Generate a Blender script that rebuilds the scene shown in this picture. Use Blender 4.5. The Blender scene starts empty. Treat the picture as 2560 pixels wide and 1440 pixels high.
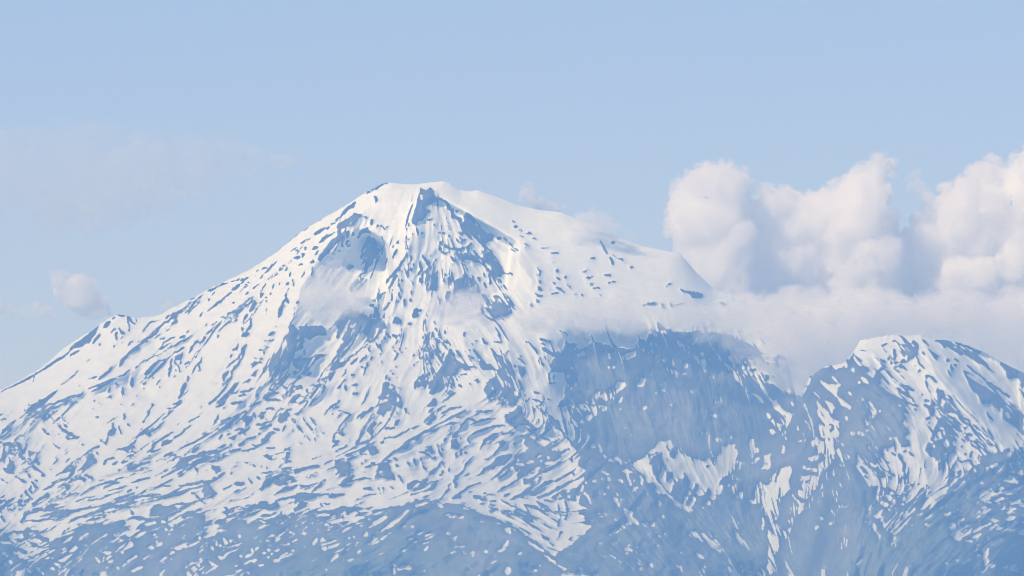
# A snow-covered volcano seen through fifty kilometres of air with a telephoto lens.
import bpy, bmesh, math, random
import numpy as np
from mathutils import Vector

sc = bpy.context.scene
col = sc.collection

# ------------------------------------------------------------------ camera
CAM_H = 2.0
FPX = 25000.0                      # focal length in survey units (2560 across the frame)
D0 = 55000.0
PITCH = math.radians(3.76)
cd = bpy.data.cameras.new('camera')
cam = bpy.data.objects.new('camera', cd); col.objects.link(cam)
cam.location = (0, 0, CAM_H)
cam.rotation_euler = (math.pi / 2 + PITCH, 0, 0)
cd.sensor_width = 36.0
cd.lens = 36.0 * FPX / 2560.0
cd.clip_start = 1.0
cd.clip_end = 400000.0
sc.camera = cam

# ------------------------------------------------------------------ sky and sun
SUN_AZ, SUN_EL = math.radians(47), math.radians(40)      # from behind the camera round to the left
w = bpy.data.worlds.new('World'); sc.world = w; w.use_nodes = True
nt = w.node_tree
bg = nt.nodes['Background']
sky = nt.nodes.new('ShaderNodeTexSky'); sky.sky_type = 'NISHITA'; sky.sun_disc = False
sky.sun_elevation = SUN_EL; sky.sun_rotation = math.pi + SUN_AZ
sky.altitude = 900; sky.air_density = 0.8; sky.dust_density = 0.0; sky.ozone_density = 8.0
tint = nt.nodes.new('ShaderNodeMix'); tint.data_type = 'RGBA'; tint.blend_type = 'MULTIPLY'; tint.inputs['Factor'].default_value = 1.0
tint.inputs['B'].default_value = (0.94, 0.73, 0.84, 1)          # the lens's white balance for the sky, the same all round
nt.links.new(sky.outputs[0], tint.inputs['A']); nt.links.new(tint.outputs['Result'], bg.inputs[0])
bg.inputs[1].default_value = SKY_STRENGTH = 0.15
sd = bpy.data.lights.new('sun', 'SUN'); sd.energy = 3.6; sd.angle = math.radians(0.5); sd.color = (0.985, 1.0, 0.965)
sun = bpy.data.objects.new('sun', sd); col.objects.link(sun)
to_sun = Vector((-math.sin(SUN_AZ) * math.cos(SUN_EL), -math.cos(SUN_AZ) * math.cos(SUN_EL), math.sin(SUN_EL)))
sun.rotation_euler = to_sun.to_track_quat('Z', 'Y').to_euler()
sun.location = (-3000, -3000, 4000)
sc.view_settings.view_transform = 'Standard'; sc.view_settings.look = 'None'
sc.view_settings.exposure = EXPOSURE = 0.24; sc.view_settings.gamma = 1.0; sc.view_settings.use_curve_mapping = False
sc.cycles.max_bounces = 44; sc.cycles.volume_bounces = 40; sc.cycles.transparent_max_bounces = 32
sc.cycles.use_denoising = True; sc.cycles.pixel_filter_type = 'BLACKMAN_HARRIS'; sc.cycles.filter_width = 0.8; sc.cycles.use_adaptive_sampling = False

# ------------------------------------------------------------------ helpers
def tag(o, label=None, cat=None, group=None, kind=None):
    if label: o['label'] = label
    if cat: o['category'] = cat
    if group: o['group'] = group
    if kind: o['kind'] = kind

def ray(u, v):
    """Direction (x per metre of northing, z per metre of northing) of a survey sight."""
    a = (np.asarray(u, float) - 1280.0) / FPX
    b = -(np.asarray(v, float) - 720.0) / FPX
    c, s = math.cos(PITCH), math.sin(PITCH)
    den = c - b * s
    return a / den, (s + b * c) / den

def at(u, v, y):
    rx, rz = ray(u, v)
    return rx * y, np.asarray(y, float) + 0 * rx, CAM_H + rz * y

def mat(name):
    m = bpy.data.materials.new(name); m.use_nodes = True
    m.node_tree.nodes.clear()
    return m, m.node_tree

def node(t, typ, **kw):
    n = t.nodes.new(typ)
    for k, v in kw.items():
        if k.startswith('i_'):
            n.inputs[int(k[2:]) if k[2:].isdigit() else k[2:]].default_value = v
        else: setattr(n, k, v)
    return n

# ------------------------------------------------------------------ survey of the rock and snow
G = 2.0            # metres of detail: one sample per 2 units of the survey sheet
V0 = 440.0
NU, NV = 1281, 501

def parse(txt):
    ops = []; ox = oy = 0.0; sc = 5.0
    for ln in txt.strip().splitlines():
        ln = ln.strip()
        if not ln: continue
        p = ln.split()
        if p[0][0] == '@':
            ox = float(p[0][1:]); oy = float(p[1]); sc = float(p[2]) if len(p) > 2 else 5.0
            continue
        pts = np.array([[float(a) for a in q.split(',')] for q in p[1:]]) / sc + (ox, oy)
        w = float(p[0][1:]) / sc if len(p[0]) > 1 else 0.0
        ops.append((p[0][0], w, pts))
    return ops

def seg_dist(X, Y, a, b):
    d = b - a; L = max(float(d @ d), 1e-9)
    t = np.clip(((X - a[0]) * d[0] + (Y - a[1]) * d[1]) / L, 0, 1)
    return np.hypot(X - a[0] - t * d[0], Y - a[1] - t * d[1]), t

def window(pts, pad):
    lo = pts.min(0) - pad; hi = pts.max(0) + pad
    i0 = int(max(0, np.floor(lo[0] / G))); i1 = int(min(NU, np.ceil(hi[0] / G) + 1))
    j0 = int(max(0, np.floor((lo[1] - V0) / G))); j1 = int(min(NV, np.ceil((hi[1] - V0) / G) + 1))
    return i0, i1, j0, j1

def stroke_sdf(X, Y, pts, w):
    n = len(pts); best = np.full(X.shape, -1e3)
    if n == 1:
        return w / 2 - np.hypot(X - pts[0, 0], Y - pts[0, 1])
    L = np.r_[0, np.cumsum(np.hypot(*np.diff(pts, axis=0).T))]
    tot = max(L[-1], 1e-6)
    for k in range(n - 1):
        d, t = seg_dist(X, Y, pts[k], pts[k + 1])
        s = (L[k] + t * (L[k + 1] - L[k])) / tot
        taper = 0.55 + 0.45 * np.sqrt(np.clip(4 * s * (1 - s), 0, 1))
        best = np.maximum(best, w / 2 * taper - d)
    return best

def poly_sdf(X, Y, pts):
    ins = np.zeros(X.shape, bool); dist = np.full(X.shape, 1e6); n = len(pts)
    for k in range(n):
        a = pts[k]; b = pts[(k + 1) % n]
        d, _ = seg_dist(X, Y, a, b); dist = np.minimum(dist, d)
        if a[1] != b[1]:
            c = ((a[1] > Y) != (b[1] > Y)) & (X < (b[0] - a[0]) * (Y - a[1]) / (b[1] - a[1]) + a[0])
            ins ^= c
    return np.where(ins, dist, -dist)

def blur(a, s):
    r = int(3 * s) + 1
    k = np.exp(-0.5 * (np.arange(-r, r + 1) / s) ** 2); k /= k.sum()
    for ax in (0, 1):
        p = np.pad(a, [(r, r) if x == ax else (0, 0) for x in (0, 1)], mode='edge')
        n = a.shape[ax]
        f = np.fft.rfft(p, n + 4 * r, axis=ax)
        kk = np.fft.rfft(k, n + 4 * r)
        f *= kk[:, None] if ax == 0 else kk[None, :]
        q = np.fft.irfft(f, n + 4 * r, axis=ax)
        a = q[2 * r:2 * r + n] if ax == 0 else q[:, 2 * r:2 * r + n]
    return a

def noise(shape, s, rng):
    a = blur(rng.standard_normal(shape), s)
    return a / a.std()

def fbm(shape, s, octv, rng):
    a = 0
    for o in range(octv):
        a = a + noise(shape, max(s / 2 ** o, 0.6), rng) * 0.5 ** o
    return a / a.std()

FLOW = '''100,950,-.85,.5 400,850,-.75,.6 600,750,-.7,.7 620,900,-.45,.9 800,700,-.6,.8 950,600,-.4,.9 1050,600,-.1,1 1200,600,.6,.8
1400,600,.7,.7 1250,800,.6,.8 1150,900,.5,.85 900,900,-.6,.8 700,1000,-.6,.75 300,1050,-.75,.6 500,1150,-.9,.4 300,1250,-.95,.25 800,1200,-.9,.3
1000,1200,-.9,.3 1150,1050,-.85,.45 1200,1150,-.75,.6 1300,1280,.85,.4 1300,1120,-.8,.5 1400,1000,.35,.9 1600,950,.3,.95 1800,1000,.2,.95
1950,950,.6,.8 1700,1300,.6,.8 2200,950,.7,.7 2400,950,.7,.7 2400,1100,.7,.75 2300,1150,0,1 2150,1130,.6,.8 2500,1270,-.7,.5 1000,1380,-.8,.5
300,1380,-.8,.5 1150,1230,-.9,.3 1350,1200,-.8,.55 150,1150,-.6,.8 2000,1150,-.2,1 2350,1250,-.7,.6 1050,780,-.3,.95 1000,1000,-.4,.9'''

def lic(src, cx, cy, n):
    h, w = src.shape
    acc = src.copy(); wt = 1.0
    J, I = np.mgrid[0:h, 0:w].astype(np.float32)
    for sgn in (1, -1):
        x = I.copy(); y = J.copy()
        for _ in range(n):
            xi = np.clip(x.astype(int), 0, w - 1); yi = np.clip(y.astype(int), 0, h - 1)
            x = x + sgn * cx[yi, xi]; y = y + sgn * cy[yi, xi]
            xi = np.clip(np.round(x).astype(int), 0, w - 1); yi = np.clip(np.round(y).astype(int), 0, h - 1)
            acc += src[yi, xi]
    return (acc - acc.mean()) / acc.std()

def survey(txt):
    rng = np.random.default_rng(7)
    ug = np.arange(NU) * G; vg = V0 + np.arange(NV) * G
    X, Y = np.meshgrid(ug, vg)
    # fall-line direction
    a = np.zeros_like(X); b = np.zeros_like(X)
    for q in FLOW.split():
        u, v, dx, dy = (float(t) for t in q.split(','))
        th = 2 * np.arctan2(dy, dx)
        wgt = 1.0 / ((X - u) ** 2 + (1.3 * (Y - v)) ** 2 + 900.0) ** 1.6
        a += wgt * np.cos(th); b += wgt * np.sin(th)
    th = 0.5 * np.arctan2(b, a) + 0.12 * noise(X.shape, 9, rng)
    cx, cy = np.cos(th).astype(np.float32), np.sin(th).astype(np.float32)
    fine = lic(noise(X.shape, 0.65, rng).astype(np.float32), cx, cy, 8)
    broad = lic(noise(X.shape, 2.6, rng).astype(np.float32), cx, cy, 22)
    ribs = lic(noise(X.shape, 0.9, rng).astype(np.float32), cx, cy, 30)
    warp = 0.6
    wu = X + warp * noise(X.shape, 2.0, rng) + 0.5 * noise(X.shape, 1.0, rng)
    wv = Y + warp * noise(X.shape, 2.0, rng) + 0.5 * noise(X.shape, 1.0, rng)
    pu = wu + 2.6 * noise(X.shape, 4.5, rng); pv = wv + 2.6 * noise(X.shape, 4.5, rng)      # broad fields have looser rims
    F = np.full(X.shape, -30.0); H = np.zeros_like(X)
    for k, w, pts in parse(txt):
        pad = 12 + w
        i0, i1, j0, j1 = window(pts, pad)
        if i1 - i0 < 1 or j1 - j0 < 1: continue
        s = (slice(j0, j1), slice(i0, i1))
        x, y = wu[s], wv[s]
        if k == 'h':
            H[s] = np.maximum(H[s], np.clip(poly_sdf(X[s], Y[s], pts) / 3.0, 0, 1)); continue
        d = poly_sdf(pu[s], pv[s], pts) if k in 'RS' else stroke_sdf(x, y, pts, max(w + 1.2, 4.8) if k == 'r' else max(1.1 * w + 1.4, 6.0))
        if k in 'Rr': F[s] = np.maximum(F[s], d)
        else: F[s] = np.minimum(F[s], -d)
    rock = np.clip(F / 2 + 0.5, 0, 1)
    dens = blur(rock, 9)
    # small outcrops in the snow and small snow pockets among the rock, in proportion to what is near
    snowside = np.clip(-F / 6, 0, 1); rockside = np.clip(F / 8, 0, 1)
    cut = 2.55 - 2.05 * np.clip(dens * 2.5, 0, 1)
    cut = cut + 1.6 * blur((poly_sdf(X, Y, np.array([(940,430),(1040,474),(1110,492),(1300,600),(1360,690),(1330,780),(1500,770),(1640,790),(1820,760),(1760,600),(1300,430)], float)) > 0).astype(float), 5)      # deep unbroken summit snow
    F2 = F + 0.95 * fine
    F2 = np.maximum(F2, np.where(F < 0, (0.35 * fine + 0.8 * ribs + 0.4 * broad - cut) * 2.4, -99))
    F2 = np.minimum(F2, np.where(F > 0, -(0.6 * fine + 0.6 * ribs + 0.45 * broad - 1.0 - (0.98 + 0.32 * np.clip((X - 700) / 700, 0, 1)) * np.clip(dens, 0, 1)) * 2.6, 99))
    return dict(X=X, F=F2, H=H, fine=fine, broad=broad, dens=dens, rock=rock, rng=rng)
SURVEY = '''
@0 0 1
R -20,1332 60,1328 130,1325 230,1312 310,1300 330,1330 370,1290 430,1290 480,1280 520,1292 600,1300 700,1290 760,1300 850,1265 1000,1272 1060,1262 1110,1268 1200,1290 1260,1305 1300,1325 1390,1385 1430,1360 1500,1295 1440,1255 1400,1240 1480,1190 1440,1100 1470,1040 1540,1000 1540,870 2060,900 2060,1400 2580,1300 2580,1460 -20,1460
R 1330,1010 1420,1100 1460,1180 1470,1300 1600,1460 2600,1460 2600,1150 2400,1140 2300,1090 1540,1000 1480,1030 1430,1020 1420,1060
@0 1240 4
S 0,380 60,370 180,330 280,290 240,340 380,340 420,400 480,430 500,490 700,360 840,290 960,270 1080,280 1170,250 1300,220 1350,210 1320,150 1200,100 1000,0 0,0
@640 1240 4
R 0,340 500,260 1000,170 1400,120 1500,90 1620,60 1900,90 2100,160 2300,210 2560,280 2560,800 0,800
@512 440
r30 2040,210 2130,160 2200,110 2290,75
r22 2030,215 2080,190
r20 2110,260 2150,290 2135,325
r40 1885,330 1840,370 1760,430 1690,510
r18 1690,510 1640,560
r26 1620,580 1540,640 1450,690 1360,740
r20 1340,770 1260,810 1205,840
r16 1150,890 1060,950
r22 1440,535 1410,555
r28 1280,640 1230,680
r26 1170,705 1090,770
r20 1080,790 980,860 930,900
R 1870,450 1960,470 1920,560 1860,620 1780,650 1690,670 1650,630 1700,570 1780,510
r60 1680,680 1690,760 1620,820 1560,900 1490,980 1430,1050
s20 1760,520 1850,475
r30 1620,700 1560,740 1480,780 1420,830
r36 1410,890 1350,910
r26 1420,940 1380,1010
R 1280,1100 1330,1040 1370,1030 1370,1080 1300,1110
r24 1270,890 1245,920
r18 1185,920 1140,935
r20 1230,970 1230,1010
r18 1810,690 1740,720 1700,760
r26 1800,700 1780,770
r30 1860,710 1855,735
r34 2025,650 1970,700 1920,760
r26 2020,680 2070,710
r14 1960,500 2030,518
r24 2090,545 2085,600
R 2145,600 2175,670 2110,670
r16 2210,620 2250,670 2285,630
r20 2200,740 2230,790 2250,880
R 2030,760 2150,780 2150,880 2210,950 2130,1040 2130,1120 2060,1150 2040,1240 1970,1230 2010,1130 2000,1000 1960,930 1990,840
r30 1720,830 1715,880
r40 1790,810 1790,880
r26 1620,950 1605,975
r14 1685,930 1675,955
r22 1590,1050 1550,1060
s30 2030,840 2050,860
r24 1260,570 1250,585
R 1190,1100 1230,1100 1230,1140 1140,1150
r40 1120,1030 1190,1010
r24 1075,1070 1040,1095
r30 1000,1120 960,1140 940,1180
r22 1040,1150 1000,1185
r20 900,1060 860,1100 810,1150 740,1220 690,1280
r26 780,1140 715,1165
r18 690,1180 640,1200
r14 630,1240 630,1255
r24 900,1220 850,1250 800,1290
r20 1085,1190 1050,1250
r18 1245,1190 1210,1280
r18 1350,1140 1330,1240
r18 940,1340 935,1360
r24 1045,1330 1020,1365
r20 1095,1290 1110,1380
r14 1040,1430 1050,1400
r16 860,1350 850,1410
r18 770,1340 720,1410 700,1440
r24 540,1260 490,1290 400,1300 330,1320
r20 270,1340 200,1360 130,1400 30,1440
r22 490,1300 460,1340
r18 550,1320 545,1335
r18 515,1350 505,1375
r30 430,1360 390,1400 340,1425
r12 670,1350 600,1410
r16 420,1200 380,1215
h 1480,1030 1330,1240 1200,1440 1820,1440 1960,1300 2010,1100 1900,1000 1700,1000
R 1830,1100 1900,1130 1830,1170 1790,1150
r16 1460,1255 1480,1262
r40 1820,1430 1900,1330 1970,1290
r24 2030,1290 1960,1370 1910,1420
r18 2280,1020 2260,1100
r14 2400,920 2350,1050
r12 2420,820 2400,840
r16 2360,880 2350,895
r14 2490,810 2500,830
r36 2560,600 2530,630
r40 2560,780 2540,810
r46 2560,880 2530,900
r36 2560,930 2490,1030 2440,1130 2370,1210 2300,1290 2265,1340
r30 2400,1240 2350,1330 2280,1410
r24 2450,1180 2460,1200
r26 2500,1160 2540,1260
r24 2465,1300 2480,1320
r20 2350,1410 2340,1440
r20 2420,1340 2460,1440
r30 2560,1080 2540,1120
@1024 440
R 130,170 190,200 240,170 300,195 330,260 350,270 280,340 240,400 260,450 230,510 110,560 100,640 30,620 0,560 50,430 90,390 90,280 110,220
s26 140,240 150,290
r26 350,270 410,300 470,330
r40 470,340 490,400 540,430 540,480
r28 575,440 595,445
r30 540,480 580,520 650,540
r30 530,500 580,540
R 690,450 760,490 800,560 900,640 1060,740 1040,810 960,840 880,830 860,780 800,680 720,640 650,590 670,540
s14 820,590 870,620
s20 850,740 870,780
h 820,500 1100,680 1300,790 1400,920 1250,950 1100,880 1060,740 900,640
r26 620,690 650,740 680,690
r26 640,790 700,790
r22 660,810 650,840
r30 480,590 470,610
r22 490,640 490,680
r22 370,710 440,720
r26 480,740 515,780
r20 580,780 620,840
r22 390,820 400,860
r14 240,550 290,530
r30 300,600 310,625
r24 90,650 105,740
r22 150,720 170,710
r20 30,720 40,740
r36 400,850 500,900 620,920 680,900
r26 370,880 400,960 460,970 500,940
r36 770,840 735,890 730,930
r22 910,940 1030,940
R 600,980 760,960 860,1010 920,990 900,940 1050,940 1100,990 1110,1140 1200,1210 1130,1280 1050,1250 1010,1170 990,1100 900,1110 820,1070 700,1060 600,1040
s30 650,950 680,950
s70 960,1160 960,1180
s20 750,1090 900,1110
r30 640,1080 680,1150 720,1240
r26 1000,1210 1010,1340
r22 925,1210 935,1260
r26 930,1340 960,1390
r22 860,1270 880,1310
r24 560,965 570,980
r36 510,1000 530,1050 590,1060
r24 515,1090 525,1115
r20 430,1220 490,1260
r26 420,1290 430,1330
R 600,1290 760,1290 830,1340 870,1440 480,1440 530,1340
s24 690,1250 720,1340
s18 730,1220 790,1210
r40 160,1000 220,1080 240,1120
s26 150,1030 190,1090
R 230,1120 300,1110 300,1180 360,1190 350,1300 330,1440 210,1440 220,1240 180,1190
s30 310,1185 315,1200
r30 130,1080 150,1180 80,1260
r60 140,1300 150,1320
s16 140,1340 150,1350
r24 10,990 20,1060
r22 0,1140 20,1190
r22 10,1290 40,1360
r26 330,1050 320,1060
r14 255,995 265,1010
r24 1090,785 1140,780
r24 1180,770 1220,820
r28 1240,840 1300,890 1350,930
r20 1270,910 1330,950
r24 1280,560 1320,580
r22 1310,630 1350,635
r18 1360,670 1390,690
r16 1380,750 1420,755
r18 1540,780 1580,795
r14 1460,710 1530,715
r18 1440,850 1500,875
r16 1450,900 1440,910
r14 1660,900 1730,900
r16 1770,960 1860,965
r24 1590,1140 1625,1190 1615,1260 1630,1340
r36 1610,1390 1640,1430
r22 1225,1220 1290,1230
r12 1120,1350 1160,1360
r20 1780,1070 1820,1080
r50 1830,1180 1850,1200
r22 1840,1270 1880,1290
r24 1920,1290 1960,1260
r18 1800,1330 1830,1345
r20 1840,1390 1900,1430
r18 1960,1340 2030,1420
r14 1740,1400 1745,1415
r30 2250,1030 2330,1030
r20 2390,820 2450,920
r22 2510,1020 2545,1090
r20 2170,1195 2220,1185
r26 2200,1280 2280,1265
r30 2440,1245 2510,1240
r22 2240,1355 2300,1345
r22 2480,1340 2560,1325
r20 2520,850 2560,825
@1400 560
r22 630,250 680,220
r18 380,430 450,430
r26 630,415 665,500
r22 280,600 345,580
r34 320,680 400,660
r30 560,645 630,635
r28 600,740 690,720
r20 350,755 420,745
r16 420,800 500,800
r14 510,210 580,360
r10 640,370 800,460
r26 870,550 900,540
h 1110,620 1210,600 1290,760 1310,880 1250,960 1100,980 960,860 1080,720
r18 1330,780 1400,730
r34 1510,820 1550,840 1640,860 1780,885
r36 1650,905 1780,910
r24 70,650 80,680
r18 80,740 150,820
r20 0,800 50,850
r22 170,870 210,885
r16 270,885 290,895
r16 500,870 520,910
r24 1035,1020 1060,1020
r40 1090,1000 1200,1010
r30 1280,1010 1310,1050
r30 1370,990 1410,1040
r20 1430,1020 1540,990
r30 2000,980 2080,1010
@0 728
r28 1480,300 1560,300
r30 1600,310 1640,370 1680,410
r26 1700,340 1715,370
r60 1370,390 1300,450
R 1260,450 1240,500 1150,590 1110,670 1010,690 900,740 830,800 760,870 700,890 640,940 540,980 560,930 640,900 730,830 860,750 950,650 1060,550 1180,480
s34 1170,590 1240,500
s20 870,780 950,750
s16 1050,690 1100,660
r30 1240,540 1210,600 1160,650
r24 990,750 930,780 880,800
r22 1240,655 1245,675
r22 1470,430 1400,510 1385,530
r24 1490,460 1500,500
r34 1510,500 1550,550
r30 1455,530 1450,600
r36 1610,470 1610,500
r16 1600,330 1620,480
r24 1440,320 1400,350
r20 2010,350 1880,390 1830,440 1775,500
r26 2110,300 2070,345
r24 1660,620 1600,670
r14 1530,630 1515,645
r14 1440,685 1420,700
r20 550,960 500,1000 430,1040 350,1085 250,1140 130,1200 0,1260
r14 430,1070 415,1130
r22 980,990 900,1070 775,1175
r8 1200,1060 1100,1100
r18 1010,1170 975,1190
r20 490,1350 430,1375 360,1425
r22 2440,90 2330,100 2230,140 2140,190
r34 2560,30 2450,130 2350,180 2260,250 2150,310 2130,350
r30 2450,150 2380,210 2290,290
s18 2270,290 2350,210
R 2150,320 2250,300 2210,360 2150,350
r32 2130,350 2050,400 1980,470 1930,530 1830,600 1740,670 1640,740 1600,780
r24 2220,370 2150,430 2090,490
r30 1840,610 1830,640
R 1760,690 1740,740 1640,770 1600,790 1600,840 1540,900 1490,920 1500,860 1580,790 1660,730
r26 1460,900 1400,960 1350,1010 1290,1060 1235,1105
r20 2530,270 2500,320
r20 2370,490 2330,520
r24 2310,550 2250,590
r18 2190,570 2120,600 2050,650 1985,730
r22 2050,580 2000,600
r8 2400,560 2100,720
r14 2080,740 1900,830 1750,910
r20 1730,940 1680,965
r18 1620,980 1560,1030 1480,1070
r20 1450,1090 1330,1130 1230,1170 1110,1220
r18 1420,1100 1230,1215 1150,1255
r26 1060,1240 1000,1300 930,1310 800,1360 680,1400 550,1440
r20 940,1340 870,1370 780,1420 700,1440
r20 2320,690 2240,740 2170,780
r20 2080,850 1990,870 1900,950 1820,1000
R 1950,900 1900,980 1850,1050 1800,1030 1800,1000 1870,970
r26 1830,1050 1820,1120 1800,1160
r22 2140,850 2130,920
r26 2140,900 2120,1010 2110,1070
r18 2180,880 2240,950 2250,1010
R 2270,760 2250,840 2180,850 2180,800
r30 2270,840 2250,910
r40 2410,680 2360,770
r30 2480,740 2440,820
r20 2350,880 2310,920
R 2560,540 2500,620 2430,640 2420,700 2560,620
r22 2195,980 2200,990
r20 2180,1060 2175,1070
r22 2520,830 2500,890 2440,950 2400,1040
r24 2490,930 2500,1000
r36 2350,1070 2340,1130
r50 2320,1160 2290,1250 2240,1340
r40 2260,1370 2160,1410
r16 1915,1080 1915,1092
r16 2000,1115 1950,1175
r14 1995,1185 2005,1200
r40 1650,1080 1650,1190
h 1420,1110 1650,1060 1690,1150 1900,1180 1930,1260 1890,1350 1740,1380 1590,1350 1530,1240 1430,1200 1320,1170
r26 1440,1140 1470,1190
r24 1530,1200 1545,1300
r20 1370,1180 1360,1260
R 1340,1290 1380,1260 1400,1350 1360,1310 1310,1310
r20 1800,1215 1805,1225
r18 1715,1310 1718,1325
r18 1510,1405 1515,1415
r18 1640,1420 1670,1405
r24 1240,1390 1265,1415
r22 1180,1360 1180,1380
r24 960,1390 975,1380
r22 870,1370 860,1380
r30 1890,1410 1920,1420
@512 728
r24 320,20 230,90 180,140 100,200 40,240
r18 140,160 140,190
r16 200,120 200,140
r20 130,10 90,50
r14 60,90 40,110
r14 350,145 360,150
r14 550,10 515,40
r18 610,60 560,100 490,160 400,220
r30 600,110 540,170 480,190
r36 610,120 630,160 590,200 570,260
r34 380,240 330,280
r24 330,270 280,300
r18 250,315 215,325
r22 330,290 270,350 205,400
r44 420,310 380,360 340,385
s34 425,330 420,345
r18 140,390 70,430
r12 30,410 0,440
r26 120,450 60,510 0,535
r22 525,300 500,350 480,400
r22 580,290 580,400 560,460 510,530
r24 465,450 480,490
r44 470,560 540,530
r50 520,660 480,740 480,830
r30 430,650 390,720 345,740
r18 340,790 320,830
r24 440,800 400,850 320,910 280,960
r18 160,540 165,575
r36 470,820 440,890 370,960 330,1040
r40 290,1010 250,1060 230,1110
r30 330,1060 290,1120 230,1170 215,1210
r36 280,1170 230,1240 160,1320 60,1400
r32 720,20 700,70
r22 830,10 810,40
r20 760,70 775,90
r20 760,115 765,125
r20 690,140 690,190
r10 770,210 770,290
r30 1025,20 990,120 960,190
r50 960,190 945,260 925,330
r16 990,190 1000,170
r22 1020,90 1050,150
r20 890,430 870,445
r44 870,510 810,550
r24 865,605 750,625
r26 800,695 740,720 680,735
r20 740,740 750,790
R 740,810 620,830 700,840 640,880 580,930 550,960 620,930 700,900 750,880 700,870
R 620,950 600,1000 530,1060 610,1090 620,1020
r24 560,1100 520,1130 475,1160
r18 640,1140 645,1145
r16 740,960 740,980
r24 660,970 665,990
r16 1165,110 1150,150
r14 1135,200 1110,330 1080,400 1060,520 990,610 920,760 840,890 810,1000
R 1080,400 1160,420 1200,490 1240,600 1230,700 1130,780 1110,870 1060,950 1000,1080 900,1110 810,1040 830,900 930,770 1000,610 1070,510
s20 1020,640 960,760 900,870
s34 1150,550 1160,590
s22 1180,640 1130,720
s24 1160,790 1110,850
s20 1080,640 1090,670
s16 1040,720 1045,740
s14 975,890 985,900
s16 1160,440 1180,480
h 1080,400 1200,0 1960,0 1650,500 1640,850 1560,1000 1400,1100 1250,1160 1000,1150 810,1140
R 1110,870 1200,820 1300,830 1400,810 1520,790 1460,850 1360,900 1300,960 1200,970 1110,940
R 1200,440 1500,440 1540,540 1400,560 1300,600 1220,560
R 1640,440 1700,330 1800,260 1950,250 2050,290 2090,340 2250,340 2260,460 2140,470 2110,620 2060,620 2040,560 1980,510 1900,560 1840,670 1740,760 1680,830 1700,900 1600,990 1540,1090 1480,1090 1560,1000 1570,880 1650,740 1740,640 1650,600 1640,540
s30 1800,370 1780,430 1720,540 1670,620
s26 1890,400 1830,450
s26 1870,480 1830,550
s22 1860,620 1700,780
s20 1640,780 1540,880
s14 1965,470 1985,475
r30 1100,1010 1140,1025
r24 1190,1055 1230,1045
r28 1280,1045 1330,1030
R 820,1040 860,1090 880,1160 820,1150 760,1135
r30 900,1080 930,1110
R 880,1160 1200,1170 1190,1220 1080,1230 960,1210 830,1270 800,1230
s14 870,1220 950,1185
s26 1015,1180 1050,1180
r18 1510,1100 1440,1140 1320,1180
r34 1510,1110 1500,1190 1450,1280 1380,1340 1300,1430
r16 1480,1160 1440,1200
R 790,1270 730,1310 700,1340 760,1350 820,1310 900,1310 950,1300 900,1280
r28 750,1360 830,1350 940,1360
r26 970,1310 1030,1310
R 1130,1260 1090,1330 1060,1400 1180,1390 1150,1330 1200,1300 1250,1330 1240,1300
r26 1170,1410 1260,1360 1350,1350
r30 1270,1230 1295,1260
s30 1100,1400 1050,1440
r20 610,1210 540,1245 450,1260
r24 520,1290 430,1310
r24 430,1230 380,1270 300,1310
r30 690,1190 660,1260 640,1340 590,1410
r14 690,1380 580,1440
R 300,1360 230,1430 120,1440 200,1370
r30 320,1400 400,1400 480,1380
r22 2030,660 1950,730 1860,800 1780,870 1720,900
r16 1880,580 1840,670
r20 1910,830 1860,880 1820,910
r20 2030,820 1980,850 1935,890
r30 2060,690 2050,750
r24 2090,800 2080,860
r30 2040,890 2010,960 1985,1050
r14 2000,950 1950,950
r20 1770,970 1760,1020 1710,1070
r24 1820,1040 1870,1045
R 1740,1090 1640,1180 1610,1230 1700,1200 1700,1160 1760,1140
r36 1770,1180 1760,1240
r26 1840,1180 1920,1170
r26 1850,1290 1910,1280
r20 1690,1370 1640,1410 1560,1440
r20 2130,650 2200,720 2220,760
r20 2180,660 2210,700
r16 2340,670 2370,750 2460,770
r20 2240,570 2260,610
r24 2250,500 2310,580
r12 2500,715 2520,720
r20 2190,780 2195,795
r12 2210,870 2212,900
r26 2385,940 2405,945
r20 2330,980 2315,1000
r22 2340,1020 2345,1040
r24 2270,1040 2250,1080
r26 2310,1090 2305,1110
R 2220,1170 2300,1150 2350,1170 2310,1220 2390,1250 2330,1340 2180,1350 2150,1330 2200,1250
s18 2270,1310 2400,1270
r28 2400,1280 2440,1340 2460,1410
r18 2330,1170 2440,1220
r20 2060,1200 2040,1260 2010,1340 1965,1420
r14 2390,1080 2400,1085
R 2120,1440 2200,1390 2330,1370 2440,1380 2500,1440
R 2400,300 2470,380 2420,460 2330,390
r36 2350,550 2440,600
r30 2450,470 2450,560
r30 2560,400 2540,420
r24 2280,10 2200,50 2190,100
r22 2150,110 2100,120
r40 2140,130 2150,180 2070,180
r24 2340,20 2340,120
r24 2430,20 2440,100
r26 2420,110 2420,150
r22 2310,130 2270,200 2230,240
r22 2490,100 2500,180
@1024 728
r20 0,100 20,120
r26 20,0 20,40
r30 60,240 140,235
R 40,260 120,240 110,310 50,350 30,310
r22 200,290 215,310
r24 0,420 10,400
r26 160,570 195,590
r26 185,370 180,490 240,530
r22 300,380 340,420
r24 330,450 340,500
r18 440,500 440,520
r26 300,580 290,600
r26 380,590 300,610 240,640 180,680
r22 180,690 120,740 95,760
r14 60,790 30,810
R 240,640 380,590 480,620 500,680 410,640 340,660 330,720 290,740 200,740 180,720
R 170,770 260,740 330,790 310,850 210,870 150,850 60,920 50,910 120,830
s24 245,690 240,710
s20 290,690 300,690
r24 260,890 220,915
r24 325,905 335,912
r14 430,770 400,860
r40 240,1020 210,1060
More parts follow.
